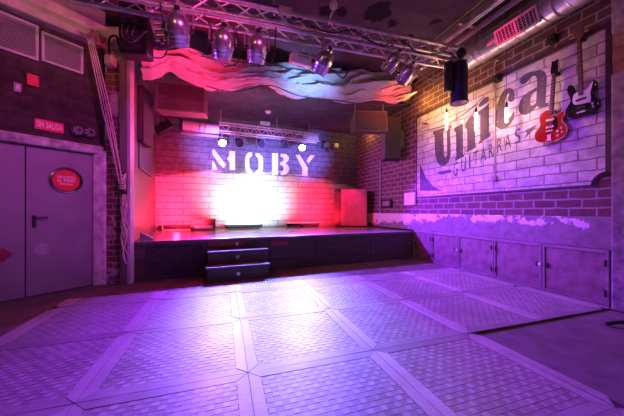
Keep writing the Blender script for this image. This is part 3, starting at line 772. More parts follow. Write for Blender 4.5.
# --- hung speakers
def hung_speaker(label, corners_px, d, tilt, rz, chain_h, side_show):
    x0, x1, y0, y1 = corners_px
    p0, p1 = at(x0, y0, d), at(x1, y1, d)
    w = p1.x - p0.x; h = p0.z - p1.z
    r = thing('stage_monitor', label, 'loudspeaker', Matrix.Translation(((p0.x + p1.x) / 2, d, p1.z)) @ Matrix.Rotation(rz, 4, 'Z'), 'loudspeakers hung under the stage opening')
    q = Matrix.Rotation(math.radians(tilt), 4, 'X')
    mb = MB(); dp = .38
    mb.add([(-w / 2, 0, 0), (w / 2, 0, 0), (w / 2, dp, .08), (-w / 2, dp, .08), (-w / 2, 0, h), (w / 2, 0, h), (w / 2, dp, h * .75), (-w / 2, dp, h * .75)],
           [(0, 3, 2, 1), (4, 5, 6, 7), (0, 1, 5, 4), (1, 2, 6, 5), (2, 3, 7, 6), (3, 0, 4, 7)], q)
    mb.build('cabinet', M('dark_speaker_paint', (.10, .075, .09), .5, 0, .2), r, bevel=.01)
    MB().box(-w / 2 + .035, w / 2 - .035, -.012, 0, .035, h - .035, q).build('grille', M('speaker_grille', (.13, .10, .12), .7, .2, .4, 60, .4), r)
    f = MB(); e = .035
    f.box(-w / 2, w / 2, -.018, 0, 0, e, q); f.box(-w / 2, w / 2, -.018, 0, h - e, h, q); f.box(-w / 2, -w / 2 + e, -.018, 0, e, h - e, q); f.box(w / 2 - e, w / 2, -.018, 0, e, h - e, q)
    f.build('grille_frame', M('speaker_frame', (.20, .16, .18), .4), r, bevel=.004)
    for sx_ in (-1, 1):
        c = MB(); n = int(chain_h / .05); bx = sx_ * (w / 2 - .06); tp = q @ Vector((bx, .12, h * .93))
        for k in range(n):
            zc_ = tp.z - .02 + k * .05
            c.tube([(tp.x + (.014 * math.cos(g) if k % 2 else 0), tp.y + (0 if k % 2 else .014 * math.cos(g)), zc_ + .03 * math.sin(g)) for g in [2 * PI * e2 / 10 for e2 in range(10)]], .005, 5, closed=True)
        c.build('chain', m_alu, r, smooth=True)
    return r
hung_speaker('dark loudspeaker hung under the draped cloth near the purple post', (158, 204, 81, 112), 5.2, -8, math.radians(14), .62, 1)
hung_speaker('dark loudspeaker hung on chains near the brick mural wall', (354, 388, 110, 131.5), 6.7, -6, math.radians(4), .40, 1)

# --- tall side speakers
def tall_speaker(label, mtx, w, dp, h):
    r = thing('wall_speaker', label, 'loudspeaker', mtx, 'tall loudspeakers at the stage sides')
    out = [(-w / 2, -dp), (w / 2, -dp), (w / 2 - .06, 0), (-w / 2 + .06, 0)]
    MB().slab(out, 0, h).build('cabinet', M('black_speaker_wood', (.07, .055, .065), .8, 0, .2, spec=.15), r, bevel=.012)
    MB().box(-w / 2 + .03, w / 2 - .03, -dp - .012, -dp, .05, h - .05).build('grille', M('speaker_grille', (.13, .10, .12), .7), r, bevel=.004)
    MB().box(-.05, .05, 0, .10, h * .3, h * .7).build('wall_bracket', m_dark_metal, r)
    MB().lathe([(.03, 0), (.03, .004), (.0001, .005)], 16, Matrix.Translation((0, -dp - .012, h - .14)) @ Matrix.Rotation(PI / 2, 4, 'X'), False).build('badge', m_alu, r)
    return r
p = at(149, HY, 5.4); zb2 = 1.2 + (HY - 148) / F * 5.4
tall_speaker('tall black loudspeaker on the left side wall of the stage', Matrix.Translation((p.x - .0, p.y, zb2)) @ Matrix.Rotation(math.radians(4), 4, 'Z'), .28, .46, 1.04)
a0, z0_ = WS.hit(138, 150); a1, z1_ = WS.hit(150, 177)
r = thing('wall_board', 'blue-grey rectangular board on the stage side wall under the tall loudspeaker', 'board', WS.mat((a0 + a1) / 2, 0, z1_))
w_ = (a1 - a0) / 2; h_ = 1.2 + (HY - 149) / F * 5.6 - z1_
MB().box(-w_, w_, -.03, 0, 0, h_).build('panel', M('blue_grey_board', (.10, .10, .18), .8), r, bevel=.006)
MB().box(-w_, w_, -.036, -.03, 0, .03).build('bottom_strip', M('purple_strip', (.16, .12, .2), .5), r)
sW = WR.S(394, .3); zb2 = WR.hit(392, 160, .3)[1]
tall_speaker('tall black loudspeaker on the brick wall left of the mural', WR.mat(sW, -.14, zb2, math.radians(-22)), .52, .40, 1.06)

# ================================================================== DRAPED CLOTH
top = [(142, 45), (150, 46), (175, 47), (205, 51), (240, 57), (280, 62), (310, 66), (345, 69), (380, 71), (400, 73), (411, 80)]
bot = [(143, 78), (152, 79), (170, 74), (186, 80), (205, 87), (225, 90), (250, 86), (268, 85), (282, 93), (297, 98), (322, 98), (345, 103), (370, 101), (395, 104), (411, 98)]
def interp(tab, x):
    if x <= tab[0][0]: return tab[0][1]
    for (xa, ya), (xb, yb) in zip(tab, tab[1:]):
        if x <= xb: return ya + (yb - ya) * (x - xa) / (xb - xa)
    return tab[-1][1]
NU, NV = 340, 72
mb = MB(); vs = []
for iu in range(NU + 1):
    px = 142 + (411 - 142) * iu / NU
    yt, yb = interp(top, px), interp(bot, px)
    for iv in range(NV + 1):
        v = iv / NV; off = .42 - .30 * v + .22 * math.sin(PI * v)
        a, zt = SF.hit(px, yt + (yb - yt) * v, off)
        # long folds sweeping along the cloth plus smaller creases
        sw = v * 7.0 + 1.1 * math.sin(px * .021) + .9 * mnoise.noise(Vector((px * .018, v * 2.2, 0)))
        endk = max(0, 1 - iu / 110) + max(0, 1 - (NU - iu) / 110)
        cr = 1 - abs(mnoise.noise(Vector((px * .022, v * 3.4 + px * .006, 1.7)))) * 2
        cr2 = 1 - abs(mnoise.noise(Vector((px * .05, v * 7.5 + px * .012, 5.7)))) * 2
        fold = .030 * math.sin(sw * 3.1) + (.10 + .06 * endk) * cr * abs(cr) + (.07 + .06 * endk) * cr2 * abs(cr2) + .11 * mnoise.noise(Vector((px * .03, v * 2.6, 3.1))) + .02 * mnoise.noise(Vector((px * .16, v * 14, 7))) - .12
        ed = min(1, iu / 17, (NU - iu) / 17)
        fold += (1 - ed) * .06 * math.sin(v * 25)
        vs.append((a, -off - fold, zt + .025 * mnoise.noise(Vector((px * .07, v * 4, 9))) * (1 - v)))
fs = [(i * (NV + 1) + j, (i + 1) * (NV + 1) + j, (i + 1) * (NV + 1) + j + 1, i * (NV + 1) + j + 1) for i in range(NU) for j in range(NV)]
mb.add(vs, fs); q = mb.build('draped_cloth', m_fabric, smooth=True, mtx=SF.m)
for p_ in q.data.polygons: p_.use_smooth = True
sd = q.modifiers.new('thick', 'SOLIDIFY'); sd.thickness = .006
tag(q, 'long pale cloth draped in folds under the truss across the stage opening', 'cloth')
# dark cords along its lower hem
def cord(label, pts, rad, mat, name='cable', group=None):
    q = MB().tube(smooth_path(pts, 6), rad, 6).build(name, mat, smooth=True); tag(q, label, 'cable', group); return q
cord('dark cord sagging along the lower hem of the draped cloth', [SF.m @ Vector((*[SF.hit(px, py, .30)[0]], -.30, SF.hit(px, py, .30)[1])) for px, py in ((206, 86), (235, 92), (270, 85.5), (300, 96), (340, 101), (380, 106), (408, 104))], .010, m_cable, group='cords by the cloth')

# ================================================================== FRONT TRUSS
ZB, TT = 3.72, .23
t0, t1 = -3.2 + .0, TR.S(462)
t0 = TR.S(60)
r = thing('overhead_truss', 'long aluminium box truss hung across the room before the stage', 'truss', TR.mat(t0, 0, ZB))
Lt = t1 - t0
for (yy, zz_) in ((0, 0), (0, TT), (.22, 0), (.22, TT)):
    MB().cyl((0, yy, zz_), (Lt, yy, zz_), .030, 12).build('chord', m_alu, r, smooth=True)
bc = MB(); n = int(Lt / .26)
for k in range(n):
    xa, xb = Lt * k / n, Lt * (k + 1) / n
    for yy in (0, .22): bc.cyl((xa, yy, 0 if k % 2 else TT), (xb, yy, TT if k % 2 else 0), .010, 6)
    for zz_ in (0, TT): bc.cyl((xa, 0 if k % 2 else .22, zz_), (xb, .22 if k % 2 else 0, zz_), .010, 6)
bc.build('bracing', m_alu, r, smooth=True)
ep = MB(); ep.box(Lt - .012, Lt, -.03, .25, -.03, .03); ep.box(Lt - .012, Lt, -.03, .25, TT - .03, TT + .03); ep.box(Lt - .012, Lt, -.03, .03, 0, TT); ep.box(Lt - .012, Lt, .19, .25, 0, TT)
ep.build('end_plate', m_alu, r)
for px in (150, 275, 411):
    s = TR.S(px) - t0
    MB().cyl((s, .11, TT), (s, .11, CEIL - ZB), .012, 8).build('hanger_rod', m_alu, r)
    MB().box(s - .03, s + .03, -.02, .24, TT + .02, TT + .05).build('hanger_saddle', m_dark_metal, r)

# PAR cans
def can_profile(k=1):
    return [(.020, .215), (.050, .215), (.055, .18), (.085, .155), (.118, .11), (.134, .06), (.138, .01), (.139, -.02), (.146, -.026), (.146, -.042), (.137, -.048),
            (.131, -.08), (.136, -.085), (.136, -.095), (.128, -.10), (.124, -.135), (.130, -.14), (.130, -.15), (.121, -.155), (.118, -.185), (.124, -.19), (.124, -.20), (.110, -.20), (.108, -.16)]
def make_par():
    r = thing('par_can', 'x', 'stage lamp', I4, 'chrome lamps under the front truss')
    c = MB().lathe([(r_, z_ * .86) for r_, z_ in can_profile()], 32, None, False).build('can', m_chrome, r, smooth=True)
    MB().lathe([(.108, -.15), (.06, -.165), (.0001, -.17)], 24, None, False).build('lens', m_dlens, c, smooth=True)
    MB().lathe([(.03, .18), (.032, .215), (.02, .23)], 12).build('cable_gland', m_black, c, smooth=True)
    MB().tube([(-.165, 0, 0), (-.165, 0, .20), (.165, 0, .20), (.165, 0, 0)], .012, 4).build('yoke', m_alu, r)
    for sx_ in (-1, 1): MB().cyl((sx_ * .135, 0, 0), (sx_ * .178, 0, 0), .018, 10).build('yoke_knob', m_black, r)
    MB().box(-.022, .022, -.03, .03, .20, .33).build('hook_clamp', m_alu, r, bevel=.006)
    return r
PAR = [(178, 29, .0, (38, 4), 1.06, 'chrome lamp biggest of the six on the front truss, over the pink cloth'),
       (223, 43, .0, (38, 6), 1.0, 'chrome lamp second from the pillar, hanging under the front truss'),
       (257, 48, .0, (38, 4), .98, 'chrome lamp third from the pillar, left of the white projector'),
       (323, 62, .0, (34, 26), .95, 'chrome lamp hanging right against the white projector'),
       (392, 62, .0, (30, 30), .86, 'upper lamp of the tilted chrome pair near the mural wall'),
       (406, 74, .0, (30, 26), .86, 'lower lamp of the tilted chrome pair near the mural wall')]
proto = make_par()
for k, (px, py, dd, (tx_, ty_), sc2, lab) in enumerate(PAR):
    o = proto if k == 0 else copy_tree(proto)
    a, z = TR.hit(px, py, .03)
    o.matrix_world = TR.mat(a, -.03, z) @ Matrix.Scale(sc2, 4)
    o['label'] = lab
    for ch in kids(o):
        if ch.name.startswith('can'): ch.rotation_euler = (math.radians(tx_), math.radians(ty_), 0)
        if ch.name.startswith('hook_clamp'):
            L = max(.06, (ZB - z) / sc2 - .22 + .02); ch.scale.z = 1
            ch.location.z = 0; ch.scale = (1, 1, 1)
    # stem from yoke up to the chord where there is a gap
    top_z = (ZB - z) / sc2
    if top_z > .35:
        MB().cyl((0, 0, .30), (0, 0, top_z), .012, 8).build('drop_stem', m_alu, o)

# white projector hung from the truss
p = at(304, 61, 4.15)
r = thing('projector', 'white box projector hung under the front truss', 'projector', Matrix.Translation(p) @ Matrix.Rotation(math.radians(16), 4, 'Z'))
q = Matrix.Rotation(math.radians(5), 4, 'Y') @ Matrix.Rotation(math.radians(24), 4, 'X')
MB().box(-.21, .21, -.17, .17, -.07, .07, q).build('housing', m_white, r, bevel=.014)
MB().box(-.13, .08, -.12, .1, .07, .078, q).build('top_plate', M('beige_plate', (.55, .42, .36), .6), r)
mb = MB()
for k in range(6): mb.box(-.12 + k * .028, -.105 + k * .028, -.174, -.17, .02, .05, q)
mb.build('vent_slots', M('grey_vent', (.3, .27, .28), .6), r)
MB().lathe([(.035, 0), (.04, .03), (.03, .035)], 16, q @ Matrix.Translation((.12, -.17, -.02)) @ Matrix.Rotation(PI / 2, 4, 'X')).build('lens', m_black, r, smooth=True)
MB().cyl((-.02, 0, .06), (-.02, -.02, 3.68 - p.z), .018, 8).build('mounting_pole', m_alu, r)
MB().box(-.06, .04, -.05, .05, .07, .10).build('mounting_plate', m_dark_metal, r)
# small box clamped on the truss
a, z = TR.hit(285, 13, .04)
r = thing('truss_junction_box', 'pale rectangular junction box clamped on the front truss chord', 'junction box', TR.mat(a, -.06, z))
MB().box(-.09, .09, -.04, .04, -.05, .05).build('box', M('pale_grey_box', (.55, .48, .46), .5), r, bevel=.008)
MB().box(-.02, .02, .0, .06, -.05, .07).build('clamp', m_dark_metal, r)
# round disc on a stick
p = at(333.5, 5, 3.85)
r = thing('round_lamp', 'small round pale globe on a thin stem above the front truss', 'globe', Matrix.Translation(p))
MB().lathe([(.0001, .062), (.03, .055), (.052, .035), (.062, 0), (.052, -.035), (.03, -.055), (.0001, -.062)], 24, None, False).build('globe', M('cream_globe', (.80, .66, .55), .5, 0, .1), r, smooth=True)
MB().tube([(0, 0, -.055), (-.05, .05, -.16), (-.07, .08, -.24)], .008, 6).build('stem', m_alu, r)
MB().cyl((0, 0, .06), (0, 0, CEIL - p.z), .005, 6).build('cord', m_black, r)
# perforated bracket
p = at(157, 26, 3.55)
r = thing('steel_bracket', 'pinkish perforated steel bracket hanging from the truss beside the black loudspeaker', 'bracket', Matrix.Translation(p))
mb = MB(); q = Matrix.Rotation(math.radians(-18), 4, 'Y') @ Matrix.Rotation(math.radians(20), 4, 'Z')
mb.box(-.07, -.045, -.012, .012, -.20, .30, q); mb.box(.045, .07, -.012, .012, -.20, .30, q)
for k in range(7): mb.box(-.045, .045, -.010, .010, -.20 + k * .078, -.155 + k * .078, q)
mb.build('plate', M('perforated_steel', (.5, .42, .44), .45, .5), r, bevel=.003)
MB().box(-.02, .02, -.02, .02, -.24, -.18, q).build('bolt', m_dark_metal, r)
# black cylinder lamp on truss end
a = TR.S(459, .05); zb3 = TR.hit(459, 103.5, .05)[1]; zt3 = TR.hit(459, 62, .05)[1]
r = thing('black_can_light', 'black cylindrical lamp hanging straight down from the right truss end', 'lamp', TR.mat(a, -.05, zb3))
hh3 = zt3 - zb3
MB().lathe([(.125, .01), (.14, 0), (.14, .03), (.132, .05), (.132, hh3 - .1), (.12, hh3 - .03), (.06, hh3), (.02, hh3)], 28, None, True).build('housing', m_black, r, smooth=True)
MB().lathe([(.12, .008), (.0001, .003)], 24, None, False).build('lens', M('purple_gel', (.12, .05, .2), .2), r, smooth=True)
MB().box(-.27, -.15, -.04, .04, hh3 * .25, hh3 * .95).build('ballast', m_black, r, bevel=.01)
MB().tube([(-.16, 0, hh3 * .6), (-.16, 0, hh3 + .06), (.16, 0, hh3 + .06), (.16, 0, hh3 * .6)], .011, 6).build('yoke', m_dark_metal, r)
MB().lathe([(.05, -.05), (.075, -.03), (.08, 0), (.075, .03), (.05, .05)], 16, Matrix.Translation((.02, -.03, hh3 + .14)) @ Matrix.Rotation(PI / 2, 4, 'X')).build('swivel', m_black, r, smooth=True)
# big black loudspeaker near the pillar
p0 = at(119.5, 0, 3.7); p1 = at(146, 53, 3.7)
r = thing('hanging_loudspeaker', 'big black loudspeaker with dangling cables hung high beside the brick pillar', 'loudspeaker', Matrix.Translation(((p0.x + p1.x) / 2, 3.7, p1.z)) @ Matrix.Rotation(math.radians(8), 4, 'Z'))
w = (p1.x - p0.x); h = p0.z - p1.z
MB().box(-w / 2, w / 2, .0, .22, 0, h).build('cabinet', m_black, r, bevel=.015)
MB().box(-w / 2 + .03, w / 2 - .03, -.012, 0, .04, h - .04).build('back_panel', m_blackmatte, r, bevel=.004)
mb = MB()
for k in range(4): mb.box(-.04 + k * .045, -.015 + k * .045, -.016, -.012, h - .14 - .012 * k, h - .12 - .012 * k)
mb.build('yellow_marks', M('yellow_marks', (.6, .45, .1), .5), r)
for k in range(3):
    mb = MB().tube(smooth_path([(-.12 + .08 * k, -.02, h * .5), (-.10 + .06 * k, -.06, h * .28), (.02 + .05 * k, -.07, h * (.14 + .05 * k)), (.12, -.04, h * .3), (.15 + .02 * k, -.02, h * .42)], 6), .006, 5); mb.build('cable', M('grey_cable', (.14, .12, .14), .4), r, smooth=True)
MB().cyl((0, .15, h), (0, .15, CEIL - p1.z), .015, 8).build('hanger_rod', m_dark_metal, r)
# cables along the truss
def tp(px, py, off): 
    a, z = TR.hit(px, py, off); return TR.m @ Vector((a, -off, z))
cg = 'black cables on the front truss'
cord('black cable looping down from the truss beside the biggest chrome lamp', [tp(160, 2, .05), tp(164, 26, .05), tp(167, 46, .05), tp(163, 57, .06), tp(150, 56, .06), tp(146, 46, .05)], .009, m_cable, group=cg)
cord('black cable looping between the second and third chrome lamps', [tp(233, 28, .06), tp(238, 40, .06), tp(243, 50, .07), tp(250, 46, .06), tp(255, 37, .05)], .009, m_cable, group=cg)
cord('black cable looping under the truss right of the third chrome lamp', [tp(257, 36, .05), tp(264, 60, .06), tp(272, 62, .07), tp(275, 45, .06), tp(276, 27, .05)], .009, m_cable, group=cg)
cord('black cable drooping from the lamp beside the projector', [tp(327, 65, .05), tp(336, 73, .06), tp(343, 78, .06), tp(347, 73, .06), tp(350, 70, .0)], .009, m_cable, group=cg)
cord('black cable wound along the middle of the front truss', [tp(280, 14, .04), tp(300, 20, .05), tp(318, 29, .05), tp(335, 33, .05), tp(352, 30, .04), tp(368, 40, .05), tp(384, 46, .05)], .009, m_cable, group=cg)
cord('black cable wound along the right end of the front truss', [tp(384, 46, .05), tp(400, 40, .04), tp(418, 53, .05), tp(432, 54, .05), tp(446, 52, .05), tp(456, 58, .05)], .009, m_cable, group=cg)
cord('thin pale wire drooping from the chrome pair to the black cylinder lamp', [tp(415, 68, .05), tp(424, 77, .05), tp(434, 80, .05), tp(443, 75, .05), tp(447, 62, .05)], .006, M('pale_wire', (.5, .42, .38), .5), group=cg)
cord('black cable hanging in front of the second chrome lamp', [tp(204, 14, .05), tp(212, 30, .06), tp(220, 62, .07), tp(230, 66, .06), tp(240, 58, .05), tp(236, 30, .04)], .008, m_cable, group=cg)

# ================================================================== RIGHT WALL
# --- mural
x0 = WR.S(417); x1 = WR.S(609)
zt_ = WR.hit(560, 47)[1]; zb4 = WR.hit(520, 190.2)[1]
zt_ = 3.50; zb4 = WR.hit(500, 192)[1]
r = thing('wall_mural', 'large white painted brick mural with dark lettering on the right wall', 'mural', WR.mat())
nk = .14
W_ = x1
pts = [(x0, zb4), (W_ - nk, zb4)] + [(W_ - nk * math.cos(g), zb4 + nk * math.sin(g)) for g in [PI / 2 * e / 8 for e in range(1, 8)]] + [(W_, zb4 + nk), (W_, zt_), (x0, zt_)]
fix = []
for g in range(0, 9):
    w3 = PI / 2 * g / 8; fix.append((W_ - nk * math.cos(w3), zb4 + nk * math.sin(w3)))
arc = [(W_ - nk + nk * 0, zb4)]
pts = [(x0, zb4), (W_ - nk, zb4)] + [(W_ - nk * math.cos(PI / 2 * g / 8), zb4 + nk * math.sin(PI / 2 * g / 8)) for g in range(9)][1:] + [(W_, zt_), (x0, zt_)]
MB().prism(pts, -.010, 0).build('white_field', m_whitebrick, r)
# border: swept along the outline
bpts = [(x0, zb4), (W_ - nk, zb4)] + [(W_ - nk * math.cos(PI / 2 * g / 8), zb4 + nk * math.sin(PI / 2 * g / 8)) for g in range(1, 8)] + [(W_, zb4 + nk), (W_, zt_), (x0, zt_)]
m_border = M('dark_painted_border', (.06, .035, .035), .6, 0, .4)
bd = MB()
def strip(p, q, w):
    d = (Vector(q) - Vector(p)).normalized() * (w * .5); n2 = Vector((-d.y, d.x))
    P, Q = Vector(p) - d, Vector(q) + d
    bd.prism([tuple(P + n2), tuple(P - n2), tuple(Q - n2), tuple(Q + n2)], -.016, 0)
n = len(bpts)
for i in range(n):
    wdt = .030 if i in (0, n - 1) else .055
    if bpts[i][0] == x0 and bpts[(i + 1) % n][0] == x0: wdt = .03
    strip(bpts[i], bpts[(i + 1) % n], wdt)
bd.build('border', m_border, r)
# lettering
CU = (412, 100, 4.17); CN = (440, 90, 4.63); CC = (490, 55, 4.157)
m_ink, t, b = nt('worn_dark_lettering')
b.inputs['Roughness'].default_value = .65
tcx = t.nodes.new('ShaderNodeTexCoord'); nn1 = noise(t, tcx.outputs['Object'], 14, 6, .7)
t.links.new(ramp(t, nn1, [(.32, (.075, .05, .065)), (.62, (.11, .08, .10)), (.72, (.38, .34, .36))]), b.inputs['Base Color'])
def ink(name, polys):
    mb = MB()
    for p_ in polys: mb.prism(on_wall(WR, p_), -.0125, -.009)
    return mb.build(name, m_ink, r)
U = [(433.5, 131.5), (445, 127.5), (445, 130), (443.6, 131.5), (444.4, 155), (446, 158), (447.7, 155), (447.2, 129.6), (445.9, 129.4), (445.9, 127.2), (452, 124.6), (452, 127), (450.5, 128.6), (451, 155), (449.2, 161.8), (445, 165.8), (440.4, 165.5), (437.2, 161.5), (435.6, 154), (434.9, 134.6), (433.5, 134.5)]
ink('letter', [U])
ink('letter', [[(454.7, 128), (463.3, 123.3), (463.5, 154.5), (464.6, 154.5), (464.6, 156.3), (455.6, 161), (455.6, 158.8), (456.8, 157.6), (456.5, 132), (454.7, 132)],
               [(464.3, 130), (466.5, 122.5), (469.5, 117.8), (472.6, 115.6), (475, 117.8), (475.7, 145.5), (476.6, 145.2), (476.6, 147.3), (467, 152.4), (467, 150.4), (468, 149), (467.4, 130), (466, 127.5)]])
ink('letter', [[(479, 111.5), (489.3, 103.8), (489.2, 133.6), (490.9, 133), (490.9, 136), (479.3, 144.2), (479.3, 141.6), (480.7, 140.5), (480.6, 114.8), (479, 115.2)],
               smooth_loop([(479, 106), (481, 101.8), (486, 97.6), (489.4, 97.2), (488, 101.8), (483.4, 105.6), (480, 107.4)], 3)])
ink('letter', [smooth_loop(crop(*CC, [(104, 160), (96, 142), (78, 138), (54, 155), (34, 203), (22, 262), (26, 294), (46, 308), (76, 298), (100, 266), (104, 238), (96, 242), (84, 262), (68, 262), (60, 240), (65, 190), (76, 162), (82, 164), (76, 182), (86, 196), (102, 186)]), 3)])
ink('letter', [crop(*CC, [(124, 112), (130, 96), (142, 84), (160, 74), (182, 67), (205, 64), (222, 66), (232, 74), (238, 95), (236, 140), (233, 200), (246, 199), (242, 213), (222, 219), (206, 220), (198, 211), (186, 226), (168, 242), (148, 250), (130, 246), (121, 232), (120, 214), (127, 192), (142, 170), (165, 152), (197, 134),
        (196, 146), (182, 158), (171, 178), (167, 198), (172, 210), (182, 210), (194, 198), (197, 146), (198, 134), (198, 104), (194, 90), (184, 86), (172, 93), (160, 108), (148, 120), (134, 122)])])
GU = [('G', 453.8, 458.2, 176.2, 162.6), ('U', 461.8, 466.6, 171.3, 157.8), ('I', 469.6, 470.9, 167.8, 154.3), ('T', 474.3, 478.8, 164.8, 151), ('A', 480.8, 486.6, 161.5, 147.6), ('R', 489.3, 493.8, 158, 143.8), ('R', 497.8, 502.6, 152, 138.4), ('A', 505, 511.4, 148.6, 134.2), ('S', 515.3, 521, 143.2, 128.8)]
for ch, xa, xb, yb5, yt5 in GU:
    vs, fs = text_verts(ch, 1.0); sl = -.55
    mb = MB(); P2 = []
    for a, b5, c5 in vs:
        px = xa + a * (xb - xa); py = yb5 + (yt5 - yb5) * b5 + sl * (a - .5) * (xb - xa)
        s_, z_ = WR.hit(px, py); P2.append((s_, -.0125 if c5 > 0 else -.009, z_))
    mb.add(P2, fs); mb.build('small_letter', m_ink, r)
sw = [smooth_loop([(420.4, 164), (420.4, 191), (441.5, 190.6), (434, 186.5), (426.5, 178)], 1), [(436.5, 172.4), (450.5, 169.5), (452.4, 172.2), (442, 174.6)], [(422.8, 123.6), (426, 122.4), (429, 123.4), (428, 125), (423.5, 124.8)], crop(*CC, [(148, 314), (200, 288), (176, 318), (146, 348), (156, 326)])]
for w_ in sw: ink('flourish', [w_])

# --- guitars
m_redgloss, t, b = nt('red_burst_lacquer')
b.inputs['Roughness'].default_value = .12; b.inputs['Coat Weight'].default_value = .6
v = coords(t); n1 = noise(t, v, 5)
t.links.new(ramp(t, n1, [(.3, (.28, .012, .010)), (.7, (.52, .03, .015))]), b.inputs['Base Color'])
m_neck = M('rosewood_neck', (.16, .07, .05), .45, 0, .3, 20)
m_cream = M('cream_binding', (.75, .65, .5), .4, 0, .1)
m_guard = M('white_pickguard', (.82, .78, .80), .3, 0, .05)
m_gblack = M('black_lacquer', (.015, .012, .015), .12, 0, .2)
def guitar(label, mtx, body, mat, bh, neck_top, head, guard, guard_mat, pickups, knobs, nstr, tuners, fholes=None, bridge_z=.12, tail=None, bind=True, neck_base=None):
    r = thing('electric_guitar', label, 'guitar', mtx, 'guitars hanging on the mural')
    out = smooth_loop(body, 5)
    MB().prism(out, -.085, -.035).build('body', mat, r, bevel=.008)
    if bind:
        b6 = MB().tube([(x, -.085, z) for x, z in out], .0045, 6, closed=True); b6.build('binding', m_cream, r, smooth=True)
    nb = neck_base or bh - .08
    nk_ = MB().prism([(-.024, nb), (.024, nb), (.020, neck_top), (-.020, neck_top)], -.098, -.07); nk_.build('neck', m_neck, r, bevel=.004)
    fr6 = MB()
    for k in range(16):
        z = neck_top - (neck_top - nb) * (1 - 2 ** (-k / 9)) * 1.38
        fr6.box(-.022, .022, -.1005, -.098, z, z + .003)
    fr6.build('frets', m_alu, r)
    MB().prism(smooth_loop(head, 3), -.092, -.072).build('headstock', m_gblack if mat is not m_gblack else m_neck, r, bevel=.003)
    for (x, z) in tuners:
        MB().cyl((x, -.08, z), (x + (.05 if x > 0 else -.05), -.08, z), .008, 8).build('tuning_peg', m_chrome, r)
    if guard: MB().prism(smooth_loop(guard, 4), -.090, -.085).build('pickguard', guard_mat, r)
    for (xa, xb, za, zb6, pm) in pickups: MB().box(xa, xb, -.10, -.085, za, zb6).build('pickup', pm, r, bevel=.004)
    for (x, z) in knobs: MB().lathe([(.014, 0), (.014, .014), (.010, .018), (.0001, .018)], 14, Matrix.Translation((x, -.087, z)) @ Matrix.Rotation(PI / 2, 4, 'X'), False).build('knob', m_cream if mat is m_redgloss else m_chrome, r, smooth=True)
    MB().box(-.045, .045, -.105, -.085, bridge_z, bridge_z + .022).build('bridge', m_chrome, r, bevel=.003)
    if tail: MB().prism(tail, -.10, -.088).build('tailpiece', m_chrome, r, bevel=.002)
    if fholes:
        mb = MB()
        for f_ in fholes: mb.prism(smooth_loop(f_, 3), -.0865, -.084)
        mb.build('sound_hole', m_black, r)
    st_ = MB()
    for k in range(nstr):
        x = -.017 + .034 * k / (nstr - 1)
        st_.cyl((x * 1.4, -.103, bridge_z + .01), (x, -.104, neck_top), .0011, 4)
    st_.build('strings', m_chrome, r)
    MB().box(-.03, .03, -.07, 0, neck_top - .02, neck_top + .02).build('wall_hanger', m_black, r)
    return r
sr, zr_ = WR.hit(551, 142.5, .06)
body_r = [(x_ * .95, z_) for x_, z_ in [(0, 0), (.11, .012), (.185, .06), (.215, .13), (.195, .20), (.155, .255), (.148, .30), (.168, .345), (.175, .385), (.150, .405), (.105, .385), (.06, .365), (.04, .40), (.02, .455), (-.05, .470), (-.115, .455), (-.158, .405), (-.160, .345), (-.140, .295), (-.152, .25), (-.192, .195), (-.215, .125), (-.188, .055), (-.11, .012)]]
guitar('red glossy hollow-body electric guitar hanging on the mural', WR.mat(sr, -.01, zr_) @ Matrix.Rotation(math.radians(3.5), 4, 'Y'), body_r, m_redgloss, .47, .95,
       [(-.03, .95), (.03, .95), (.045, 1.02), (.035, 1.10), (.042, 1.14), (0, 1.13), (-.042, 1.14), (-.035, 1.10), (-.045, 1.02)],
       [(.03, .17), (.085, .2), (.08, .30), (.035, .36)], m_gblack, [(-.05, .05, .30, .335, m_chrome), (-.05, .05, .20, .235, m_chrome)],
       [(.11, .075), (.155, .115), (.10, .135), (.145, .175)], 6, [(-.045, 1.02), (-.042, 1.06), (-.042, 1.1), (.045, 1.02), (.042, 1.06), (.042, 1.1)],
       fholes=[[(-.14, .14), (-.125, .15), (-.118, .20), (-.105, .25), (-.115, .255), (-.13, .21), (-.135, .16)]], bridge_z=.15,
       tail=[(-.035, .02), (.035, .02), (.02, .07), (.028, .11), (-.028, .11), (-.02, .07)])
sb_, zb_2 = WR.hit(583.5, 117, .06)
body_b = [(0, 0), (.09, .008), (.15, .05), (.17, .115), (.155, .175), (.125, .225), (.118, .28), (.145, .34), (.150, .395), (.120, .43), (.090, .40), (.065, .345), (.02, .335), (-.04, .34), (-.075, .375), (-.090, .44), (-.120, .475), (-.148, .44), (-.145, .37), (-.120, .30), (-.122, .24), (-.155, .19), (-.178, .125), (-.160, .055), (-.095, .01)]
guitar('black electric bass with white pickguard hanging beside the red guitar', WR.mat(sb_, -.01, zb_2) @ Matrix.Rotation(math.radians(-1.5), 4, 'Y'), body_b, m_gblack, .36, 1.02,
       [(-.025, 1.02), (.028, 1.02), (.045, 1.07), (.04, 1.16), (.065, 1.20), (.02, 1.235), (-.035, 1.22), (-.055, 1.15), (-.04, 1.07)],
       [(-.06, .335), (-.09, .25), (-.075, .19), (-.02, .17), (.06, .165), (.10, .20), (.095, .27), (.115, .35), (.128, .41), (.095, .385), (.06, .335)], m_guard,
       [(-.055, .055, .215, .243, m_black), (-.05, .05, .10, .125, m_black)], [(.095, .16), (.12, .125), (.125, .085)], 4,
       [(-.05, 1.09), (-.05, 1.14), (.045, 1.09), (.045, 1.15)], bridge_z=.05, bind=False, neck_base=.28)
q = MB().lathe([(.0001, .0), (.055, 0), (.085, 0), (.085, .004), (.0001, .004)], 6, None, False)
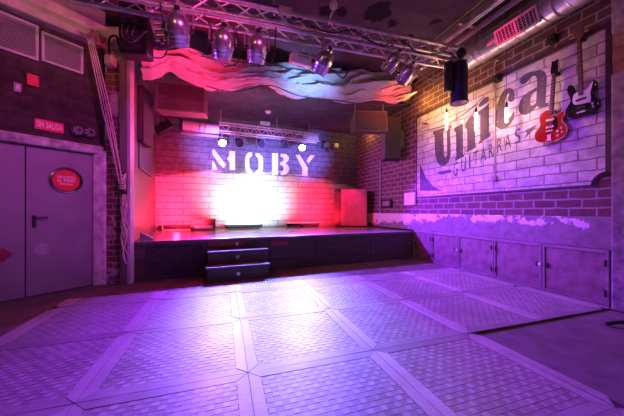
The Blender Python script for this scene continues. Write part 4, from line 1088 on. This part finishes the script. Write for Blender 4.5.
# --- tube bulbs on cords
m_fil = M('glowing_filament_tube', (1, .62, .28), .2, 0, 0, emit=9)
BULBS = []
for k, (px, yt6, yb6) in enumerate(((446.6, 113, 130), (476, 112.5, 131), (506.5, 108, 123))):
    a, zt7 = WR.hit(px, yt6, .30); _, zb7 = WR.hit(px, yb6, .30)
    r = thing('tube_bulb', ('glowing tubular filament bulb hanging nearest the stage before the mural', 'glowing tubular filament bulb hanging in the middle of the three', 'glowing tubular filament bulb hanging nearest the guitars')[k], 'light bulb', WR.mat(a, -.30, zb7), 'filament bulbs in front of the mural')
    h7 = zt7 - zb7
    MB().lathe([(.0001, 0), (.016, .006), (.022, .025), (.022, h7 - .03), (.016, h7)], 16, None, False).build('glass_tube', m_fil, r, smooth=True)
    MB().lathe([(.017, h7), (.02, h7 + .01), (.02, h7 + .07), (.012, h7 + .085)], 14).build('socket', m_black, r, smooth=True)
    MB().cyl((0, 0, h7 + .08), (0, 0, CEIL - zb7), .0035, 6).build('cord', m_cable, r)
    BULBS.append(WR.m @ Vector((a, -.42, (zt7 + zb7) / 2)))
# conduit on mural
sa, za = WR.hit(496, 66); _, zc2 = WR.hit(498, 178)
r = thing('mural_conduit', 'thin pale conduit running down across the mural to a small box', 'conduit', WR.mat(sa, 0, zc2))
MB().tube(smooth_path([(0, -.03, .03), (0, -.03, za - zc2 - .1), (-.0, -.03, za - zc2), (.03, -.035, za - zc2 + .06), (.08, -.03, za - zc2 + .05)], 5), .013, 8).build('pipe', M('dusty_conduit', (.5, .40, .38), .5, 0, .2), r, smooth=True)
MB().box(-.04, .04, -.06, -.012, -.05, .04).build('box', M('dusty_box', (.34, .25, .25), .6), r, bevel=.006)
pts = [WR.m @ Vector((WR.hit(px, py, .03)[0], -.03, WR.hit(px, py, .03)[1])) for px, py in ((420, 132), (440, 126.5), (458, 118), (474, 106), (482, 98))]
cord('thin dark wire strung across the upper left part of the mural', pts, .006, m_cable)
# pipe, outlet box, switch box on the brick left of the mural
s_, zA = WR.hit(381.5, 160); _, zB = WR.hit(381.5, 213)
q = MB().tube([(0, -.04, 0), (0, -.04, zA - zB)], .022, 8).build('wall_pipe', M('painted_pipe', (.38, .30, .34), .5), smooth=True); q.matrix_world = WR.mat(s_, 0, zB); tag(q, 'vertical pipe on brick under the wall loudspeaker', 'pipe')
s_, z_ = WR.hit(388, 203.5)
r = thing('wall_socket', 'black framed wall socket on the brick beside the vertical pipe', 'socket', WR.mat(s_, 0, z_))
MB().box(-.24, .24, -.07, 0, -.12, .12).build('frame', m_black, r, bevel=.015)
MB().box(-.17, .17, -.078, -.07, -.065, .065).build('panel', M('purple_grey_panel', (.3, .22, .32), .4), r, bevel=.005)
s_, z_ = WR.hit(410.7, 199)
r = thing('white_cover_box', 'square white cover box on the wall at the mural corner', 'cover box', WR.mat(s_, 0, z_))
MB().box(-.21, .21, -.05, 0, -.16, .16).build('box', m_white, r, bevel=.012)
MB().box(-.19, .19, -.056, -.05, -.14, .14).build('lid', m_white, r, bevel=.008)
# small wall spot dark on upper wall
for (px, py, lab) in ((500, 79, 'small dark bracket high on the mural near the conduit'), (555, 40, 'small dark bracket above the red guitar on the mural border')):
    s_, z_ = WR.hit(px, py); r = thing('wall_bracket', lab, 'bracket', WR.mat(s_, 0, z_))
    MB().box(-.05, .05, -.10, 0, -.06, .06).build('plate', m_black, r, bevel=.01); MB().cyl((0, -.1, 0), (.04, -.14, -.04), .018, 8).build('stub', m_black, r)

# --- cabinets along the right wall
seam = [414.5, 432.7, 459, 494.7, 543.2, 611]
OFFC = .0
labs = ['shadowed low metal cabinet against the stage corner', 'low metal cabinet second from the stage, half in the stage shadow', 'low metal cabinet third from the stage, in the middle of the row', 'low metal cabinet fourth from the stage, with a white padlock', 'low metal cabinet nearest the camera, beside the rough pillar']
for k in range(5):
    a, b2 = WR.S(seam[k]), WR.S(seam[k + 1])
    c = (a + b2) / 2; w = (b2 - a) / 2 - .004
    r = thing('wall_cabinet', labs[k], 'cabinet', WR.mat(c, 0, 0), 'low cabinets under the ledge')
    f = MB(); e = .035
    f.box(-w, -w + e, -.03, .02, .0, LEDGE0 - .002); f.box(w - e, w, -.03, .02, .0, LEDGE0 - .002); f.box(-w + e, w - e, -.03, .02, 0.0, .05); f.box(-w + e, w - e, -.03, .02, LEDGE0 - .05, LEDGE0 - .002)
    f.build('frame', m_cabframe, r, bevel=.004)
    MB().box(-w + .01, w - .01, .02, .135, .01, LEDGE0 - .01).build('carcass', m_blackmatte, r)
    dr = MB().box(-w + e + .004, w - e - .004, -.018, .012, .055, LEDGE0 - .055).build('door', m_cab, r, bevel=.004)
    hx = -1 if k % 2 else 1
    for zz_ in (.17, LEDGE0 - .17): MB().cyl((hx * (w - e), -.034, zz_ - .04), (hx * (w - e), -.034, zz_ + .04), .010, 8).build('hinge', m_black, dr)
    MB().box(-hx * (w - e - .03) - .015, -hx * (w - e - .03) + .015, -.04, -.018, .36, .43).build('latch', m_dark_metal, dr, bevel=.003)
    if k in (1, 3):
        MB().lathe([(.022, 0), (.022, .02), (.0001, .022)], 14, Matrix.Translation((-hx * (w - .02), -.03, .40)) @ Matrix.Rotation(PI / 2, 4, 'X'), False).build('padlock', m_white, dr, smooth=True)

# --- spiral duct
sg_a = WR.hit(505, 37.5, .36); zc8 = sg_a[1] + .02; RD = .185
dA, dB = WR.S(462, .36), 9.9
r = thing('spiral_duct', 'round galvanised air duct running along the top of the right wall', 'air duct', WR.mat(dA, -.36, zc8))
Ld = dB - dA
mb = MB().lathe([(RD, 0), (RD, Ld)], 36, Matrix.Rotation(PI / 2, 4, 'Y')); mb.build('pipe', m_galv, r, smooth=True)
rb = MB(); n = int(Ld / .13)
pts = [];
for k in range(n * 16): g = 2 * PI * k / 16; pts.append((Ld * k / (n * 16), RD * math.cos(g), RD * math.sin(g)))
rb.tube(pts, .010, 5); rb.build('spiral_seam', m_galv, r, smooth=True)
MB().lathe([(RD + .012, 0), (RD + .012, .05)], 36, Matrix.Rotation(PI / 2, 4, 'Y')).build('end_collar', m_galv, r, smooth=True)
ga, gb = WR.S(498, .5) - dA, WR.S(541, .5) - dA
gq = Matrix.Rotation(math.radians(24), 4, 'X')
gr = MB(); gr.box(ga, gb, -RD - .03, -RD + .03, -.115, .115, gq); g_o = gr.build('grille_frame', m_galv, r, bevel=.006)
gr = MB(); gm = (ga + gb) / 2
for (xa, xb) in ((ga + .03, gm - .015), (gm + .015, gb - .03)): gr.box(xa, xb, -RD - .034, -RD - .028, -.085, .085, gq)
gr.build('opening', m_blackmatte, g_o)
gr = MB()
for (xa, xb) in ((ga + .03, gm - .015), (gm + .015, gb - .03)):
    x = xa + .03
    while x < xb: gr.box(x, x + .008, -RD - .042, -RD - .030, -.085, .085, gq); x += .05
    for k in range(5): gr.box(xa, xb, -RD - .040, -RD - .031, -.068 + k * .034, -.062 + k * .034, gq)
gr.build('grille_bars', m_galv, g_o)
for px in (480, 560):
    x = WR.S(px, .36) - dA
    MB().tube([(x, RD * 1.02 * math.cos(g), RD * 1.02 * math.sin(g)) for g in [2 * PI * e / 28 for e in range(28)]], .012, 5, closed=True).build('strap', m_alu, r)
    MB().cyl((x, 0, RD), (x, 0, CEIL - zc8), .007, 6).build('hanger_rod', m_alu, r)
# --- cable tray with fluorescent rails on the ceiling
c0 = Vector((2.22, 5.82)); c1_ = Vector((3.9, 0.75))
ux = (c1_ - c0).normalized(); L9 = (c1_ - c0).length
TY = Frame((c0.x, c0.y), (ux.x, ux.y))
r = thing('ceiling_track', 'twin-rail metal ceiling track running away from camera toward the mural end', 'lighting track', TY.mat(0, 0, 4.25))
for yy in (-.12, .12):
    MB().box(0, L9, yy - .035, yy + .035, -.03, .03).build('rail', m_alu, r, bevel=.006)
    MB().cyl((.1, yy, -.04), (L9 - .1, yy, -.04), .014, 8).build('tube', M('unlit_white_tube', (.75, .72, .74), .25), r, smooth=True)
mb = MB()
x = .4
while x < L9: mb.box(x, x + .05, -.22, .22, .03, .055); x += .9
mb.build('crossbar', m_alu, r)
mb = MB()
x = .6
while x < L9: mb.cyl((x, 0, .055), (x, 0, CEIL - 4.25), .008, 6); x += 1.8
mb.build('hanger_rod', m_alu, r)
TYp = lambda x, y, z: TY.m @ Vector((x, y, 4.25 + z))
cord('yellow-green cable lying loosely along the ceiling track', [TYp(0.3, -.26, -.02), TYp(.9, -.30, .03), TYp(1.6, -.27, .06), TYp(2.4, -.30, .05), TYp(3.6, -.27, .06)], .008, M('yellow_green_cable', (.45, .5, .12), .5))
# short rod end pipe near ledge on right pillar
# --- foot of a stand at the right edge
p = floor_at(614, 328); 
r = thing('stand_foot', 'black curved metal stand foot on bare concrete at the right edge', 'stand', Matrix.Translation((p.x + .16, p.y + .0, 0)))
mb = MB()
for g in (2.85, .75, -1.2):
    mb.tube(smooth_path([(0, 0, .055), (.08 * math.cos(g), .08 * math.sin(g), .05), (.15 * math.cos(g), .15 * math.sin(g), .03), (.19 * math.cos(g), .19 * math.sin(g), .018)], 4), [.018] * 13, 8)
mb.build('base', m_black, r, smooth=True)
MB().lathe([(.05, .03), (.055, .05), (.035, .08), (.018, .09), (.016, .55)], 18).build('pole', m_black, r, smooth=True)
MB().cyl((0.0, 0, .02), (0, 0, .05), .045, 14).build('hub', m_black, r, smooth=True)

# ================================================================== LIGHTS
def spot(name, loc, tgt, col, en, size=60, blend=.5, rad=.06):
    l = bpy.data.lights.new(name, 'SPOT'); l.color = col; l.energy = en; l.spot_size = math.radians(size); l.spot_blend = blend; l.shadow_soft_size = rad
    o = bpy.data.objects.new(name, l); COL.objects.link(o); o.location = loc
    o.rotation_euler = (Vector(tgt) - Vector(loc)).to_track_quat('-Z', 'Y').to_euler(); return o
def point(name, loc, col, en, rad=.05):
    l = bpy.data.lights.new(name, 'POINT'); l.color = col; l.energy = en; l.shadow_soft_size = rad
    o = bpy.data.objects.new(name, l); COL.objects.link(o); o.location = loc; return o
hot = floor_at(278, 297); mid = floor_at(270, 335)
for k, P_ in enumerate(SPOTS):
    spot('truss_beam', P_, hot + Vector((-.25 + .5 * k, 0, 0)), (.18, .50, .95), 2000, 33, 1.0)
    spot('truss_flood', P_, mid + Vector((-.3 + 1.1 * k, .5, 0)), (.21, .022, 1.0), 3100 + 900 * k, 60, 1.0)
spot('truss_side', SPOTS[1], WR.m @ Vector((5.0, 0, .2)), (.24, .025, 1.0), 4200, 44, .9)
# stage: floor light bars, then colour washes added without fixtures
Wp = lambda x, y, z: WB.m @ Vector((x, y, z))
def bar_light(name, loc, tgt, col, en, w_, spread=150):
    l = bpy.data.lights.new(name, 'AREA'); l.shape = 'RECTANGLE'; l.size = w_; l.size_y = .06; l.color = col; l.energy = en; l.spread = math.radians(spread)
    o = bpy.data.objects.new(name, l); COL.objects.link(o); o.location = loc
    d_ = (Vector(tgt) - Vector(loc)).normalized(); ux_ = WB.u.to_3d(); uy_ = (-d_).cross(ux_).normalized()
    R_ = Matrix((ux_, uy_, -d_)).transposed(); o.rotation_euler = R_.to_euler(); return o
bar_light('bar_red', Wp(.75, -1.05, .86), Wp(.7, 0, 1.6), (1, .012, .035), 60, .9, 120)
bar_light('bar_white', Wp(2.55, -1.2, .86), Wp(2.6, 0, 1.55), (.52, .86, 1.0), 44, 1.5, 84)
bar_light('bar_pink', Wp(4.6, -1.0, .86), Wp(4.7, 0, 1.5), (1, .01, .06), 26, .9, 120)
for xx in (1.5, 3.0, 4.4): spot('wash_violet', Wp(xx, -1.9, 2.55), Wp(xx, 0, 3.0), (.22, .20, 1.0), 520, 58, 1.0)  # added violet wash for the upper back wall, no fixtures there
spot('stage_down', BT.m @ Vector((1.6, -.3, 3.1)), SF.m @ Vector((3.2, .9, STAGE_H)), (.26, .30, 1.0), 420, 75, 1.0)  # added spot standing in for truss spill on the stage front
point('red_floor_glow', Wp(.55, -.6, .95), (1, .02, .09), 30, .08)
point('red_side_fill', (-1.9, 5.6, 2.5), (1, .02, .16), 110, .08)  # added red fill for the left loudspeakers and side wall, no fixture
spot('cabinet_red', (-.2, 6.8, 3.2), (1.2, 8.8, 1.1), (1, .015, .02), 520, 30, .6)
spot('brick_violet', (-1.6, 6.6, 2.4), WR.m @ Vector((2.0, 0, 1.9)), (.62, .07, 1.0), 420, 58, 1.0)  # added violet light for the far right bricks, no fixture
point('amber_fill', WR.m @ Vector((1.0, -.28, 3.72)), (1, .45, .08), 9, .04)  # added amber points warming the upper brick, no fixtures there
point('amber_fill', WR.m @ Vector((3.5, -.25, 3.78)), (1, .45, .08), 8, .04)
# warm bulbs
for p in BULBS: point('filament_glow', p, (1, .52, .18), 13, .03)
spot('amber_spot', WR.m @ Vector((4.0, -.8, 3.45)), WR.m @ Vector((4.1, 0, 3.35)), (1, .48, .08), 60, 120, 1.0)  # added amber spot boosting the bulbs' glow on the upper bricks
# added violet and magenta fill from unseen spots over the room
spot('room_violet', (-2.5, 3.0, 3.0), WR.m @ Vector((4.9, 0, 1.9)), (.24, .045, 1.0), 1500, 40, .9)
spot('room_magenta_right', (.2, 1.4, 4.0), WR.m @ Vector((5.2, 0, 1.6)), (.60, .05, .85), 80, 60, .9)
spot('room_violet_left', (1.2, 1.2, 4.1), WL.m @ Vector((-.2, 0, .9)), (.34, .05, 1.0), 300, 42, 1.0)
spot('room_magenta', (1.5, 0.6, 4.0), (-3.2, 4.4, 2.6), (1.0, .06, .60), 620, 50, 1.0)
point('warm_rear_fill', (-1.4, -.4, 3.9), (1, .45, .25), 45, .12)  # added warm points behind the camera, for the chrome to reflect
point('warm_rear_fill', (1.6, -.3, 3.9), (1, .40, .45), 8, .12)
spot('beam_warm', (-1.4, 1.0, 3.5), (-3.7, 4.0, 3.98), (1, .42, .34), 130, 38, 1.0)  # added warm spot brightening the concrete beam
# cloth
spot('cloth_red_left', SF.m @ Vector((.9, -1.25, 2.95)), SF.m @ Vector((.75, -.2, 3.6)), (1, .02, .08), 100, 110, 1.0)
spot('cloth_blue_mid', SF.m @ Vector((3.0, -1.25, 2.95)), SF.m @ Vector((2.95, -.2, 3.6)), (.19, .42, 1.0), 210, 80, 1.0)
spot('cloth_red_right', SF.m @ Vector((5.0, -1.0, 3.05)), SF.m @ Vector((5.1, -.2, 3.72)), (1, .035, .02), 95, 72, 1.0)
w = bpy.data.worlds.new('world'); SC.world = w; w.use_nodes = True
bg = w.node_tree.nodes['Background']; bg.inputs[0].default_value = (.34, .06, .50, 1); bg.inputs[1].default_value = .03

# ================================================================== CAMERA
cam = bpy.data.cameras.new('camera'); cam.sensor_width = 36; cam.lens = F * 36 / 624; cam.shift_y = (HY - 208) / 624; cam.clip_start = .02
o = bpy.data.objects.new('camera', cam); COL.objects.link(o); o.location = (0, 0, EYE); o.rotation_euler = (PI / 2, 0, 0)
SC.camera = o
SC.view_settings.view_transform = 'Standard'; SC.view_settings.look = 'None'; SC.view_settings.gamma = 1; SC.view_settings.exposure = 0
